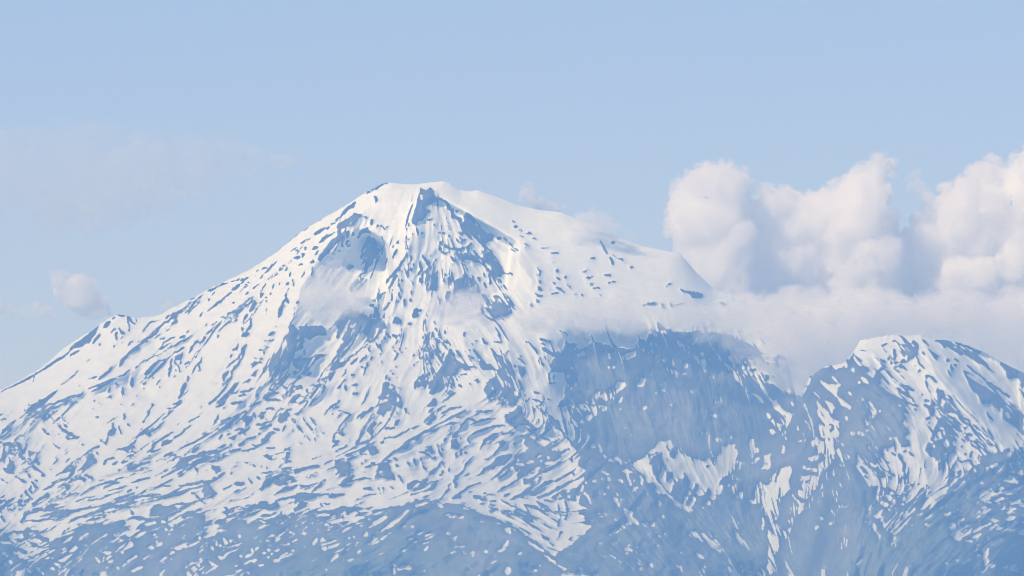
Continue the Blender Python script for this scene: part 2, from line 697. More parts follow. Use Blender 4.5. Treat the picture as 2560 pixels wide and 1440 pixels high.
R 480,690 530,720 560,810 620,880 720,940 770,980 700,1000 620,980 590,1040 480,1090 520,1110 490,1160 440,1200 400,1240 340,1260 280,1300 240,1290 260,1240 190,1210 220,1140 300,1100 330,1020 400,940 430,830 460,730
R 80,1070 150,1040 230,1020 200,1100 240,1140 180,1200 80,1200 40,1245 60,1130
s26 120,1120 135,1130
s40 205,1160 215,1190
s30 480,1070 495,1080
s20 440,1190 470,1195
s50 230,1090 270,1080
r26 470,610 510,680
r20 590,740 620,800 660,830
r20 740,730 750,740
r22 770,640 790,670
r18 750,810 800,840
r26 640,1040 710,1040
r16 600,890 700,940 850,960
r26 680,510 690,560
r22 820,625 850,635
r20 870,490 875,500
r24 900,580 940,640 980,660
r24 800,720 840,790 880,840
R 900,840 1010,940 1090,1030 1000,1000 880,970
r26 850,890 880,910
r28 1020,720 1090,800 1140,870
R 1100,810 1180,800 1190,870 1220,950 1270,1060 1260,1140 1290,1200 1390,1280 1370,1350 1340,1440 1100,1440 1060,1340 1000,1350 930,1250 920,1240 980,1100 1060,1060 1110,1000 1100,900
s40 1100,1060 1140,1140 1160,1180
s60 1110,1240 1050,1300
s30 1090,1150 1160,1200
s24 1190,1130 1270,1200
s34 1320,1260 1340,1300
s30 1150,1330 1220,1390
s36 1080,1340 1130,1430
s20 1030,1215 1050,1205
r20 1240,740 1190,780
r40 1220,780 1210,800
r22 1350,830 1420,880 1445,930
r22 1290,945 1340,925
R 1330,930 1450,930 1460,990 1430,1060 1390,1080 1350,1030 1350,960
r22 1380,800 1400,820
r22 1060,630 1150,640
r22 1080,460 1130,560 1150,620
r34 1350,1100 1380,1160 1380,1250
R 1450,1280 1470,1300 1390,1330 1390,1310
r24 1500,1340 1470,1370 1410,1390
r26 1560,1265 1615,1275
r20 1640,1280 1690,1350
r30 1735,1340 1750,1360
r22 1540,1350 1620,1380 1700,1430
r20 1640,1410 1600,1430
r22 1560,20 1600,60 1660,60
r50 1590,120 1620,130
r20 1520,170 1530,190
r22 1780,30 1850,15
r22 2050,30 2090,40
R 920,200 1060,150 1140,130 1290,180 1230,290 1080,340 930,290
r50 910,40 940,90 1000,130
s26 990,20 1020,80 1090,110
r20 1060,70 1120,80
r26 1230,100 1240,130
r20 1260,255 1265,270
R 450,0 560,0 620,60 560,120 470,120 440,150
r30 350,60 380,120 370,150
r24 850,1120 870,1140
r20 810,1110 870,1090
r26 610,1170 640,1190
r34 500,1190 550,1190
r24 480,1260 560,1275 480,1350 400,1390
R 240,1390 330,1330 360,1350 330,1440 200,1440
r12 740,1150 760,1160
r26 1450,630 1500,650 1560,720 1600,760
r30 1630,600 1720,620 1770,640
r24 1640,820 1640,880 1680,930
r24 1680,810 1700,860
r18 1760,1010 1750,1080 1750,1150 1820,1140
r26 1800,1050 1800,1100
R 1880,520 1960,520 1960,560 1920,640 1890,740 1830,750 1700,680 1620,680 1700,750 1780,820 1830,830 1780,890 1740,930 1760,980 1840,1020 1940,1030 1950,1100 1950,1180 1920,1270 1880,1370 1840,1440 2560,1440 2560,760 2490,680 2430,650 2330,650 2140,720 2060,720 2100,650 1990,630 1940,640 1960,560
s30 1780,630 1820,650
s22 1600,660 1720,700 1820,750
s20 1900,730 1890,760
s24 2020,965 2070,950
s26 1985,1040 1990,1080
s26 2000,1230 2060,1190 2100,1140
s16 2240,1250 2245,1270
S 2060,790 2200,740 2200,800 2080,840
s26 2500,770 2490,850
s16 2490,955 2560,950
S 2420,1250 2560,1180 2560,1300 2430,1360 2400,1330
S 2300,1260 2390,1250 2380,1340 2280,1430
s30 1930,1290 1880,1370
@1536 800
R 0,400 150,370 240,360 380,370 430,170 560,140 720,110 760,170 1000,150 1120,150 1440,190 1640,280 1900,410 1750,460 1420,450 1440,560 1560,780 1620,880 1700,720 1850,840 1930,800 2040,880 2130,780 2150,890 2260,930 2290,1010 2400,830 2560,650 2560,1440 0,1440
S 60,460 200,400 270,400 270,460 200,490 90,500
S 400,470 440,390 500,340 490,400
S 440,280 540,210 590,250 560,300 510,320 460,320
s30 560,240 570,280
s30 790,270 860,330 900,380
s36 910,340 920,370
s26 1040,220 1010,280 970,310
s26 1080,300 1090,320
s30 1190,210 1220,215
S 980,440 1100,380 1150,450 1200,480 1160,560 1130,690 1090,580 1010,500
r26 1010,410 1070,470 1160,470
s34 1260,420 1330,490 1420,580 1500,680 1560,770 1610,850
S 1430,470 1560,450 1600,600 1570,700 1650,720 1610,880 1540,760 1480,600
s22 1370,390 1400,385
S 1430,460 1800,450 1900,480 2200,480 2300,560 2500,640 2400,830 2290,1010 2260,930 2150,890 2050,880 1940,800 1850,800 1760,760 1700,720 1620,730 1500,560
r34 1480,490 1530,560
r26 1600,540 1590,600
r26 1650,540 1650,580
r20 1690,530 1690,550
r26 1740,545 1770,520
r36 1690,625 1760,615
r24 1590,640 1640,620
R 1600,670 1660,700 1640,760 1590,720
r24 1810,700 1815,740
R 1860,690 1910,710 1870,800 1850,760
r26 1500,600 1520,650
r34 2020,550 2070,585
r26 2110,630 2140,655
r18 1900,535 1935,545
r18 1970,695 2000,710
r30 2040,440 2150,490
r22 2180,490 2220,495
s26 1830,800 1870,880 1910,960
s18 1910,960 1960,1010
s30 1730,930 1800,970 1860,1020
S 1970,1000 2040,1010 2100,1110 2160,1170 2220,1190 2180,1250 2140,1340 2120,1420 2070,1390 2000,1320 1960,1270 1990,1260 2090,1330 2130,1290 2110,1190 2020,1110
s40 1910,1180 1940,1220
s50 1950,1390 2000,1400
s24 2050,1360 2110,1380 2110,1440
s40 660,600 690,640 770,660 770,720
S 690,540 750,480 770,560 740,600
r24 690,570 750,600
s30 890,560 890,600
s22 570,610 605,615
s20 850,670 890,670
s22 600,500 640,510
s26 1200,720 1260,705
s44 370,740 340,800 290,825
S 0,820 60,780 160,770 80,860 30,930 0,930
S 920,890 1010,880 1000,960
s26 590,860 620,890
s26 510,910 520,915
s16 580,810 600,812
s26 1290,865 1300,866
s44 1270,1020 1280,1050
s20 1230,1190 1260,1190
s14 1190,1190 1310,1200
s36 400,1080 370,1120
s24 95,970 65,1030
s26 75,1100 78,1115
s20 130,1350 150,1350
s30 1060,1400 1100,1410
s24 1150,1410 1175,1430
s24 2280,1330 2290,1370
S 2340,1260 2430,1230 2470,1300 2450,1390 2420,1400 2400,1310
s14 2210,1020 2245,1070
s20 910,800 912,801
s20 455,680 460,682
s18 540,740 545,741
s16 700,1060 720,1065
@2048 800
h 1240,230 1500,240 1770,290 2040,400 2240,480 2390,570 2560,660 2560,1440 2110,1430 1950,1330 1640,950 1440,760 1340,680 1280,560 1230,440
R 1010,290 1100,260 1200,240 1240,330 1240,430 1170,480 1090,550 1000,580 950,580 1030,540 1050,470 1030,400 980,320
s20 1090,450 1080,490
s14 1120,320 1190,320
R 440,420 380,520 300,580 60,600 0,640 0,740 200,900 230,980 330,1040 400,1100 480,1150 590,1160 700,1160 760,1200 900,1290 1000,1320 1040,1250 1100,1200 1130,1150 1060,1040 960,960 830,890 760,790 840,700 720,640 680,720 590,660 610,590 500,560 440,480
R 0,640 0,1440 1180,1440 1060,1300 1020,1220 1140,1160 1060,1050 960,960 700,900 300,600
S 450,430 700,400 860,330 960,560 830,600 720,650 690,730 630,700 590,670 620,600 500,570 550,520 450,500
r18 450,440 540,520
r28 700,430 715,470
r40 750,490 820,530
r34 940,370 950,480
r30 870,470 865,510
r34 930,510 900,540
r30 840,600 790,600 720,650
r22 790,320 850,300
r26 920,270 950,250
r16 500,385 610,385
s36 330,540 335,580
s34 420,610 425,630
s40 540,730 600,780
s16 500,780 510,790
S 0,740 100,780 200,780 290,800 260,900 230,980 180,950 60,860 0,810
r30 220,800 180,760
r20 20,880 0,840
s30 170,720 220,770
S 250,970 330,1020 410,1090 380,1130 280,1050
S 0,970 90,1020 190,1070 200,1110 140,1190 60,1110 0,1020
S 0,1020 60,1110 150,1180 150,1260 240,1300 240,1440 0,1440 0,1200
r30 0,1020 60,1080 140,1160
r34 130,1300 170,1330 140,1400
r26 0,1220 60,1320
r40 260,1280 270,1330
s40 370,910 390,940
s34 490,960 510,1030
S 560,990 640,1010 710,1150 660,1230 620,1300 560,1330 560,1270 610,1180 600,1080
s26 750,1130 760,1140
s34 840,1350 870,1380
s40 590,1390 620,1370
s40 400,1420 430,1410
s44 340,1220 300,1310
s26 500,1400 560,1440
s30 785,740 785,760
s26 755,805 775,810
s20 1000,1060 1010,1070
s36 1090,1170 1085,1200
S 840,870 940,880 1000,910 1180,990 1200,1020 1160,1130 1050,1060 1080,1030 960,940 860,900
S 830,620 900,600 1000,590 1130,500 1180,540 1280,640 1340,690 1350,770 1360,870 1490,850 1480,950 1500,1080 1540,1170 1500,1220 1430,1330 1410,1440 1220,1440 1170,1240 1150,1120 1230,1060 1150,960 1060,880 960,810 890,740
r16 900,590 970,640 1010,690
s30 840,730 880,770
r26 900,730 980,790 1050,810
r34 1060,820 1120,850 1190,885
R 920,840 1000,850 1060,920 1170,970 1190,1010 1080,960 990,900
r26 1010,890 1100,930 1180,1000
r26 1080,1020 1150,1050 1230,1080
r24 1180,1110 1220,1135
s40 950,900 1060,960 1150,1000
r26 1190,570 1195,580
r28 1260,620 1240,650
r24 1220,460 1250,540 1310,600
r20 1340,700 1340,830 1380,910
r22 1290,250 1350,310 1390,390 1440,430 1500,460
r30 1350,690 1410,720 1460,780
R 1480,850 1560,880 1610,940 1560,960 1540,1020 1500,1110 1490,1080
r26 1285,925 1290,935
R 1340,940 1420,970 1340,960
r26 1310,1000 1370,1010
r30 1310,1060 1360,1090 1440,1060
R 1350,1100 1430,1110 1410,1190 1360,1200
r30 1340,1230 1390,1220
r22 1380,1280 1375,1290
r30 1400,1010 1430,1060
R 1650,990 1700,1100 1800,1180 1900,1290 1880,1320 1780,1280 1720,1200 1640,1140 1570,1160 1560,1060 1590,1010
s34 1610,1050 1640,1080
R 1560,1170 1640,1190 1700,1250 1650,1300 1680,1360 1700,1440 1410,1440 1440,1340 1490,1230
s34 1520,1350 1560,1380
s26 1480,1370 1500,1440
s26 1590,1330 1640,1350
s26 1680,1260 1690,1400
R 1790,1330 1880,1320 1900,1400 1820,1420
s40 1870,1360 1840,1400
r20 1610,940 1700,1030 1830,1130 1940,1240 2050,1370 2100,1430
r24 1930,1310 2020,1390 2100,1440
s26 1680,1010 1800,1120 1930,1250 2020,1340
R 1430,230 1540,250 1690,270 1800,310 2040,410 2000,430 2100,550 2190,660 2080,600 1960,510 1820,440 1720,400 1580,350 1450,260
s30 1690,340 1800,350 1910,385
r22 2110,420 2140,430
R 2230,480 2390,570 2560,660 2560,850 2450,720 2370,740 2350,660 2260,560
r20 1850,570 1960,660 2080,750 2220,850 2370,960
r20 1690,480 1740,510
r20 1700,550 1710,570
r30 1430,420 1470,490
r30 1590,490 1620,520
r24 1610,620 1650,710
r24 1650,560 1660,660
r20 1290,390 1310,430
R 1770,620 1860,660 2000,760 2060,830 2130,860 2300,960 2560,1200 2560,1440 2400,1320 2300,1240 2220,1060 2150,1050 2030,1040 1960,910 1850,790 1780,700
s22 1860,680 2060,820
s20 2090,830 2300,980 2360,1040
S 2120,1060 2200,1080 2290,1140 2290,1260 2160,1250 2110,1150
S 2060,1300 2160,1240 2300,1260 2420,1350 2560,1420 2560,1440 2120,1440
r26 2100,1150 2130,1220 2165,1260
r20 2300,1160 2300,1260
s20 2270,1110 2280,1120
s20 2350,1160 2360,1210
r20 2210,1190 2215,1195
s18 2250,980 2330,1050
@0 1016
r30 730,0 680,10 580,50 430,70
r20 470,20 400,80 300,140 210,180
r34 210,180 120,250 60,300 0,360
r24 340,15 310,40
r26 0,170 40,155 80,165
R 480,110 560,80 600,70 580,120 560,170 510,150 470,160 430,210 400,220 430,170
r22 480,110 550,165
r20 440,190 390,230 350,290
r22 430,210 350,290 290,350
r16 320,370 260,370 180,415
r20 660,50 690,100
r14 600,90 700,200
r40 720,220 790,290 860,340 930,370
r26 800,220 840,260
r22 820,370 870,410 1000,380
r14 760,130 850,200
r18 530,280 590,340 640,365
r12 730,345 740,350
r22 670,470 740,520
r24 830,545 825,570
r14 810,605 815,608
r14 860,655 825,690
r26 700,640 710,670 670,730
r22 620,785 640,800
r14 1030,475 1050,475
r16 1195,135 1230,130
r14 820,45 835,50
r16 880,15 882,22
r14 1160,40 1180,50
r30 1565,100 1550,160
r18 1600,220 1625,240
r22 1900,0 1870,50 1850,110 1780,200
r14 1850,60 1840,120
r26 1410,210 1410,280
R 1390,280 1440,290 1450,350 1380,400 1330,470 1310,440 1370,380
r26 1250,430 1270,425
r24 1290,440 1340,470
r12 1490,240 1490,290 1525,360
R 2180,70 2110,70 2040,130 1960,200 1880,280 1780,340 1700,400 1650,440 1560,490 1480,530 1400,600 1450,560 1540,550 1600,580 1690,560 1640,530 1680,500 1640,460 1760,380 1830,340 1870,370 1900,310 2020,230 2060,160 2130,120
s18 1630,530 1680,540
r34 2160,320 2080,370 1980,430
r24 1980,430 1920,480 1900,540 1840,570
r22 2010,530 1930,560 1880,570
r24 2390,240 2310,300 2250,360 2160,410
r20 2160,410 2090,470 2030,490 2040,450 2130,420
r24 2500,120 2420,160 2360,195
r26 2490,495 2440,530 2400,575
r14 2330,440 2350,440
r24 2560,320 2530,350
r24 2080,30 2150,20
r22 2490,10 2510,20
R 2500,560 2560,550 2560,600 2440,650 2340,700 2380,760 2330,780 2280,750 2230,740 2330,670
r26 2440,640 2330,690 2240,740 2150,770
r24 2560,560 2470,610
r20 2100,790 2020,830 1940,870
r26 2320,760 2200,790 2100,840 2020,890
r20 2320,800 2280,850 2235,880
r16 2200,600 2100,630 1960,690
r24 2300,620 2190,640 2150,680
r22 1870,620 1800,650 1770,680
R 1780,690 1720,710 1640,740 1590,790 1520,830 1620,810 1740,760 1900,680
r34 1830,770 1750,810 1680,820
r26 1500,790 1480,815
r22 1640,600 1590,640 1580,690 1530,715
R 1420,630 1310,680 1280,740 1320,730 1360,680 1460,680 1440,640
r16 1470,690 1400,730
r26 2450,770 2475,820
r30 1240,510 1170,520 1110,560 1060,610
R 1060,600 1100,580 1170,620 1160,660 1190,710 1130,760 1080,780 980,800 1030,740 1070,660
r22 1200,570 1225,600
r30 990,650 910,710 830,780 790,820
r22 790,820 720,860 690,865
r26 940,770 850,800 810,830
R 1080,830 1170,880 1160,920 1080,880 1050,860
R 920,890 1000,850 1100,920 1060,990 1020,920 880,930
r24 900,900 820,960 720,1015
R 800,990 870,980 890,1030 870,1080 820,1030
r24 840,900 730,930 650,950
r22 690,950 640,1000 545,1050
r30 600,1080 560,1120 480,1180 410,1225
r36 590,1100 560,1150 490,1210
r28 400,940 430,990 470,1030
r26 360,1030 410,1090
r16 380,980 380,1040
r26 310,1040 340,1100 410,1170
R 170,1190 230,1160 300,1190 330,1240 250,1210
r20 200,1190 90,1270 100,1310
r18 100,1270 170,1310
r18 180,1240 280,1270
r20 270,1100 260,1140
R 60,450 110,450 160,460 200,490 100,500 60,500
r18 130,520 210,540
r20 130,600 200,600
R 200,440 280,480 300,560 280,620 340,700 400,740 330,690 260,680 230,600 250,540
r26 310,650 380,720 430,770 540,840
r34 560,850 530,880
R 320,520 400,540 450,590 500,690 490,740 420,690 330,610
s40 300,520 340,570
s36 290,610 380,670
R 70,500 100,620 60,700 0,700 30,640
R 100,640 160,690 190,860 130,830 60,790 20,740 110,720
s36 20,720 90,760
s16 110,560 190,570
r16 190,880 260,910 330,950
r14 290,780 340,830 380,890
r16 440,910 460,930
r16 0,900 80,950
r14 0,1140 60,1160
r24 0,440 20,450
r36 0,1340 60,1440
r20 980,1080 870,1100 740,1150 610,1180
r20 1530,885 1400,940 1240,980 1120,1030 1000,1110
r20 1300,910 1240,930
r18 1530,1010 1400,1050 1330,1070
r20 1550,1050 1400,1100 1250,1150 1110,1180
r18 1180,1120 1060,1150 940,1180
r20 1490,950 1430,960 1290,1030
r22 1860,890 1740,920 1640,950
r20 1600,990 1500,1010
r26 1650,1040 1590,1070
r20 1730,1010 1700,1015
r22 2150,920 2060,960 1960,1010 1820,1060
r18 2140,990 1960,1000
r36 2560,940 2400,970 2240,1000
r30 2560,990 2350,1040 2100,1110
r34 2360,1060 2000,1150 1640,1230 1440,1270
R 1640,1190 2000,1130 2100,1100 1900,1170 1740,1210 1720,1240 1640,1210 1560,1260 1400,1270 1300,1320 1100,1350 950,1400 840,1440 900,1390 1080,1320 1250,1280 1440,1220
r30 2000,1100 1700,1130 1450,1200 1250,1250 1040,1280
r26 1040,1280 850,1300 650,1340 500,1370
R 300,1330 400,1290 550,1270 480,1310 320,1370 240,1440 200,1430 240,1380
r20 830,1240 640,1290 500,1300
r18 710,1215 580,1220
r26 980,1290 780,1350 640,1390
r18 870,1360 700,1400 420,1430 320,1435
r30 560,1300 720,1280
R 1920,1250 2000,1230 2150,1230 2200,1210 2300,1190 2400,1200 2420,1260 2360,1220 2280,1220 2180,1250 2160,1270 2060,1300 1980,1320 1880,1340 1870,1320 1910,1300
R 2260,1290 2240,1330 2100,1340 2060,1380 1960,1410 1760,1430 1640,1440 1540,1430 1700,1380 1830,1370 1890,1400 2000,1380 2080,1320
s34 1910,1370 2050,1330
r26 1630,1300 1670,1350
r20 1280,1350 1180,1370 1120,1410 1080,1440
r20 1300,1380 1320,1400
r20 2520,1290 2430,1320
r26 2380,1060 2450,1110 2560,1220
r22 2560,1000 2540,1080
r16 2450,1180 2440,1210
R 2560,1360 2450,1380 2300,1420 2100,1440 2560,1440
@512 1016
R 190,60 130,80 90,180 60,230 120,190 160,130
r24 260,10 220,40
r22 580,10 500,70 440,100
r14 440,100 330,150 200,190
r24 570,130 400,160 270,210 160,250 60,320 0,320
r26 260,240 200,290 150,315
R 270,210 350,190 340,230 280,260
R 380,170 440,170 480,190 500,260 550,240 590,180 560,130 480,150 400,160
r24 400,170 400,230
r26 370,300 440,280 480,290
r26 620,90 630,140
r18 690,95 760,75
R 610,140 720,120 760,150 700,170 680,150
r22 760,30 830,20 870,40
r18 980,30 920,50
r20 1020,50 1090,35
r24 880,130 950,100 1040,90 1010,170 920,180
R 930,110 1040,80 1060,130 990,180 920,180
R 720,230 830,210 820,250 750,270 680,280
r20 900,140 820,190 720,220 640,240
r22 560,270 480,320 430,340
r20 220,350 180,400
r24 320,340 280,360
R 290,370 410,360 380,430 340,420
r40 490,330 500,340
R 430,450 490,440 480,500 430,500
r18 640,385 560,390 480,430
r24 700,345 680,355
R 800,340 870,330 890,360 840,400 760,460 680,510 640,520 650,490 720,450 700,420 740,410
r22 700,500 620,530 520,550 450,560
r24 330,470 310,530
r30 440,540 370,550 300,570
r22 590,480 640,490
r22 270,480 160,510
r22 260,490 150,540 30,580 0,580
r22 180,600 30,620
r30 250,600 180,630 100,680 0,700
R 60,730 180,750 190,800 150,830 90,800
r24 240,830 180,890 100,930 0,980
r18 400,730 320,790
r18 500,710 580,710 630,750
R 700,620 770,590 840,630 820,660 760,650
r20 770,515 870,525
R 990,530 1080,480 1060,540 1070,600 1040,600 990,660 970,660
r22 980,660 1080,690 950,720 930,760
r20 710,740 710,760
r24 770,760 790,770
R 1340,650 1400,625 1470,630 1440,650 1350,670
r24 330,830 330,850
R 350,960 480,920 520,970 450,1000 370,990
r20 370,960 300,1000 220,1040
r24 420,1050 370,1080
r22 540,890 580,950 600,940
r26 650,890 690,910
r24 970,320 1010,230
r20 1085,280 1100,315
r14 860,285 930,290
r18 1090,150 1150,230 1220,330
r12 1220,140 1290,230 1400,370
r14 1310,130 1400,240 1500,350
r14 1260,360 1310,420
r14 1370,390 1390,440
r12 1170,430 1205,475
r22 1260,10 1180,80 1110,110
r22 1570,10 1520,60 1490,100
r20 1580,10 1680,15
r22 1590,90 1600,100
r22 1660,95 1665,110
r16 1680,50 1750,75 1820,80
r22 1820,90 1760,160 1690,250 1620,350
r20 1620,350 1600,440
r26 1760,200 1765,235
R 1680,330 1720,310 1710,370 1670,370
r22 1690,430 1600,440
r22 1660,470 1590,510
r20 1810,420 1800,440
r24 1780,480 1760,490
r12 1780,500 1640,555
r30 2110,20 2040,70 1980,80 1890,150
r16 2010,80 1950,160
r34 2120,90 2040,190 1970,310 1920,430 1895,520
R 2100,190 2120,210 2130,310 2130,430 2110,400 2070,340 2040,320 2060,270
r14 2080,400 2040,430
r22 2130,440 2110,460
r22 2190,330 2195,335
r26 2240,270 2380,270
R 2370,180 2440,150 2430,260 2380,250
r24 2310,140 2380,130
r20 2390,60 2405,90
r26 2490,20 2550,90
r14 2230,100 2240,130
R 2180,0 2330,0 2300,60 2180,110 2150,60
r22 2560,280 2400,370 2240,410
r22 2240,440 2200,455
r20 2110,460 1980,520 1860,580 1740,610
r20 2040,590 1900,610 1780,620
R 2050,530 2140,510 2170,570 2110,620 2050,590
R 2560,420 2500,450 2400,510 2310,590 2240,650 2170,740 2130,830 2110,880 2190,880 2260,900 2380,930 2350,820 2310,720 2310,640 2350,580 2450,520 2560,540
s50 2200,820 2220,850
R 1630,660 1720,640 1830,680 1840,800 1820,880 1740,910 1640,890 1690,830 1650,770
s30 1720,670 1730,690
s30 1760,830 1770,840
r22 1600,670 1540,700 1490,730
r24 1110,790 1030,790 860,820 700,840
R 1120,770 1250,750 1430,750 1470,760 1360,780 1200,810 1140,850
R 860,850 960,830 1120,870 1140,930 1060,960 960,980 880,960 760,1000 660,1080 540,1160 480,1160 620,1060 740,960 800,900
s34 930,890 990,880
s36 860,970 800,1010
s40 690,1050 620,1100
s30 590,1120 530,1170
s40 1040,920 1070,980
s40 1060,830 1100,840
R 0,940 80,930 100,1000 130,1060 180,1110 120,1130 100,1170 0,1150
R 540,1260 700,1200 880,1190 900,1280 760,1290 640,1280 520,1340 400,1440 0,1440 0,1320 100,1290 200,1270 380,1290
S 0,1330 200,1260 250,1300 100,1400 0,1420
s50 180,1440 300,1380 390,1330
s30 370,1310 480,1310
s60 540,1440 640,1350 760,1390 860,1370
s24 400,1390 500,1330
R 1080,1280 1200,1200 1300,1190 1240,1280 1120,1320
R 1550,1290 1750,1250 1880,1260 1840,1330 1700,1360 1500,1350
r20 1270,870 1330,890
r22 1400,830 1370,880
r20 1420,960 1300,990 1180,1000
r26 1500,920 1430,1000 1340,1060
r24 1150,1000 1000,1040 860,1110
r40 940,960 1020,970
r24 2090,900 1960,910 1820,930 1680,980
r22 1840,970 1700,1000
r24 2170,1020 2200,1090
r22 2230,1020 2230,1080
r20 2300,1000 2360,1030
r24 2100,1040 1980,1020
r18 2420,850 2480,960
r20 2360,650 2400,680
r26 2390,730 2420,745
r18 1950,710 1960,730
r24 2010,760 2080,740
r20 2070,700 2120,720
r22 1980,820 2030,835
r18 2005,670 2015,680
r26 2530,690 2560,740
r26 1700,1100 1500,1100 1340,1130 1200,1150
r24 1200,1120 1000,1150 880,1180
r24 1550,1120 1750,1100
r24 1960,1150 1890,1160
r20 2150,1090 1980,1130
R 1140,1080 1460,1080 1350,1140 1120,1180
r22 1450,1220 1480,1260
r22 1490,1210 1560,1220
r26 1540,1320 1400,1330
r26 1350,1340 1230,1360
r20 2000,1190 1860,1240
r24 1300,1280 1320,1300
r24 840,1340 900,1320
r24 830,1360 700,1370
r22 960,1310 940,1330
R 900,1420 1100,1340 1200,1380 1500,1370 1800,1330 2000,1290 2200,1300 2560,1200 2560,1440 900,1440
s30 1160,1370 1400,1280
s28 1400,1370 1560,1350
s26 1900,1300 2050,1310 2150,1260
s30 1750,1390 1900,1330
s24 2360,1400 2560,1300
s20 2000,1350 2250,1330
s24 960,1440 1060,1420
s30 2300,1200 2500,1180
s18 1500,1430 1700,1400
s20 2100,1220 2300,1160
@1024 1016
r26 290,20 240,80
R 340,30 280,90 240,160 180,210 230,240 330,170 320,100
r22 340,40 260,120 180,210
r22 130,240 20,280
r22 650,10 500,30 400,90
r28 740,10 640,80 500,150 380,210 260,280
r22 480,100 370,150
r24 260,280 170,330 110,380 0,430
R 180,330 270,280 380,240 540,170 620,180 540,220 420,230 300,300 200,340 100,420 0,470 0,430 110,390
r22 680,130 580,140
r22 900,40 800,90
r22 1040,45 940,70 830,80
r24 760,150 720,160 660,230 600,310 540,380
r24 760,160 830,190
r22 1080,150 900,170 800,210 760,230
r24 1190,240 1050,250 930,290 820,330 720,390
r24 1310,330 1150,350 1020,360 940,420 880,540
R 940,420 1060,360 1100,360 1040,400 960,460 900,510
R 530,390 600,350 590,440 610,490 560,540 510,530 500,450
r28 600,300 590,350
r28 720,400 770,490
r24 640,390 640,410
r28 460,400 430,430
r26 340,460 370,560 410,630
r22 390,480 420,550
R 180,520 280,500 320,560 260,560 200,540
r28 100,580 150,570 220,600 280,640
R 270,620 310,640 320,700 290,710
r26 50,650 80,740
r24 140,650 170,750 200,790
r26 390,700 360,760 300,810 240,860
r20 400,680 440,760
r26 490,770 490,810
r26 410,800 400,840
r20 370,850 400,860
R 800,610 820,620 740,720 680,780 640,860 610,930 560,1030 540,960 600,850 660,760 720,690
r24 690,670 650,710
r28 580,570 580,640
r30 640,560 640,610
r26 700,560 710,610
R 1100,420 1200,410 1250,440 1180,500 1130,470
r24 1180,450 1090,550 1000,640
r20 1000,640 940,670
R 1200,590 1290,600 1240,680 1180,720 1100,740 1000,790 920,850 820,880 720,890 860,840 1000,750 1080,650
s36 1150,540 1180,590
s30 1220,530 1250,530
r22 1320,460 1290,470
r22 1380,490 1380,500
R 1370,360 1490,340 1560,400 1590,470 1700,500 1780,540 1900,570 1890,640 1830,690 1780,740 1700,770 1640,780 1510,810 1440,850 1400,850 1360,800 1300,780 1280,740 1240,740 1260,680 1330,600 1440,580 1480,520 1420,480 1440,420
R 1200,60 1280,40 1400,0 1450,150 1520,230 1560,300 1450,250 1300,240 1230,200 1190,120
s34 1280,180 1330,210
s36 1150,10 1220,80
s40 1800,90 1840,160
R 1690,210 1740,150 1770,190 1740,260 1870,280 1780,290 1700,290
r26 1850,220 1860,260
r24 1600,185 1620,190
r22 1570,20 1560,60
r40 1640,10 1640,60
r26 1690,0 1720,30
r18 1460,170 1540,250 1600,300
r26 1450,260 1530,310 1580,360
S 1580,300 1740,320 1800,310 1900,360 1780,380 1640,370
r24 1620,380 1720,410 1780,450 1880,560
s44 1600,440 1700,450 1720,470
S 1760,430 1920,440 1950,500 1900,540 1840,510
s36 1500,340 1550,400
s40 1610,620 1625,620
s34 1720,620 1750,650
s26 1630,690 1660,690
s34 1690,720 1740,710 1800,690
s30 1300,660 1370,670
s36 1330,720 1420,730
s44 1470,700 1530,690
s28 1320,770 1340,760
s30 1390,790 1370,830
s40 1470,790 1500,780
s34 1440,890 1510,850
s34 1520,810 1640,770
s26 1740,830 1745,850
s26 1800,890 1800,920
S 1840,780 1880,760 1900,830 1880,900 1850,860 1820,820
S 1890,620 1990,590 2060,530 2120,560 2120,650 2080,700 2020,670 1950,680 1900,660
r30 2000,640 2030,680
s26 1960,690 2000,690
s40 1960,410 2000,520 2060,540
R 1960,540 2000,480 2010,560
S 1960,770 2000,760 2060,740 2140,740 2100,820 2080,920 2020,970 1960,930
r34 2040,830 2050,860
s30 1985,1040 1990,1140
s26 1830,1150 1845,1120
s44 1860,1180 1840,1270 1780,1340 1700,1370
S 1870,160 2000,200 2150,290 2150,420 2120,460 1980,380 1960,330 1880,250
s44 2260,480 2310,510
s30 2360,470 2400,570
s36 2430,620 2530,690
s24 2380,800 2480,850
s26 2480,880 2490,930
s36 2460,990 2490,1020
s36 2300,930 2330,950
s26 2200,950 2210,960
s18 2400,905 2410,910
s26 2430,1090 2440,1100
S 2150,980 2190,1000 2170,1060 2130,1170 2130,1240 2080,1210 2080,1120
s24 2160,1050 2230,1140 2270,1210
s30 1990,1000 1970,970
s26 2010,1180 2020,1280
s20 2380,1090 2370,1060
s26 2340,1370 2450,1360
s20 1820,1400 1825,1405
s18 1880,1400 1885,1405
s18 1930,1380 1960,1385
s26 2080,1370 2110,1400 2080,1420
s20 2150,1430 2250,1430
s30 2400,60 2460,20
s50 2150,190 2260,130 2350,60
s16 2230,700 2250,690
R 1430,890 1550,870 1650,870 1620,920 1540,960 1560,1000 1430,980 1440,930
r30 1640,880 1580,960 1540,990
s40 1600,900 1560,960
r22 1700,1000 1620,1070 1550,1110 1480,1130 1420,1090
R 1400,1100 1500,1110 1440,1160 1370,1180 1280,1180
r20 1520,1040 1400,1110 1300,1180
r22 1780,1000 1730,1040
r26 1400,860 1340,930 1240,980 1140,1040 1060,1100 980,1100
s30 1420,830 1300,920
r30 1250,790 1180,860 1100,920
r20 1210,770 1130,850
r22 880,960 740,1000 660,1070 560,1130
r24 640,1130 520,1150
r22 820,1060 740,1070
r22 1240,1100 1180,1120
r22 980,1100 920,1100
R 800,1110 920,1110 950,1180 860,1170 800,1150
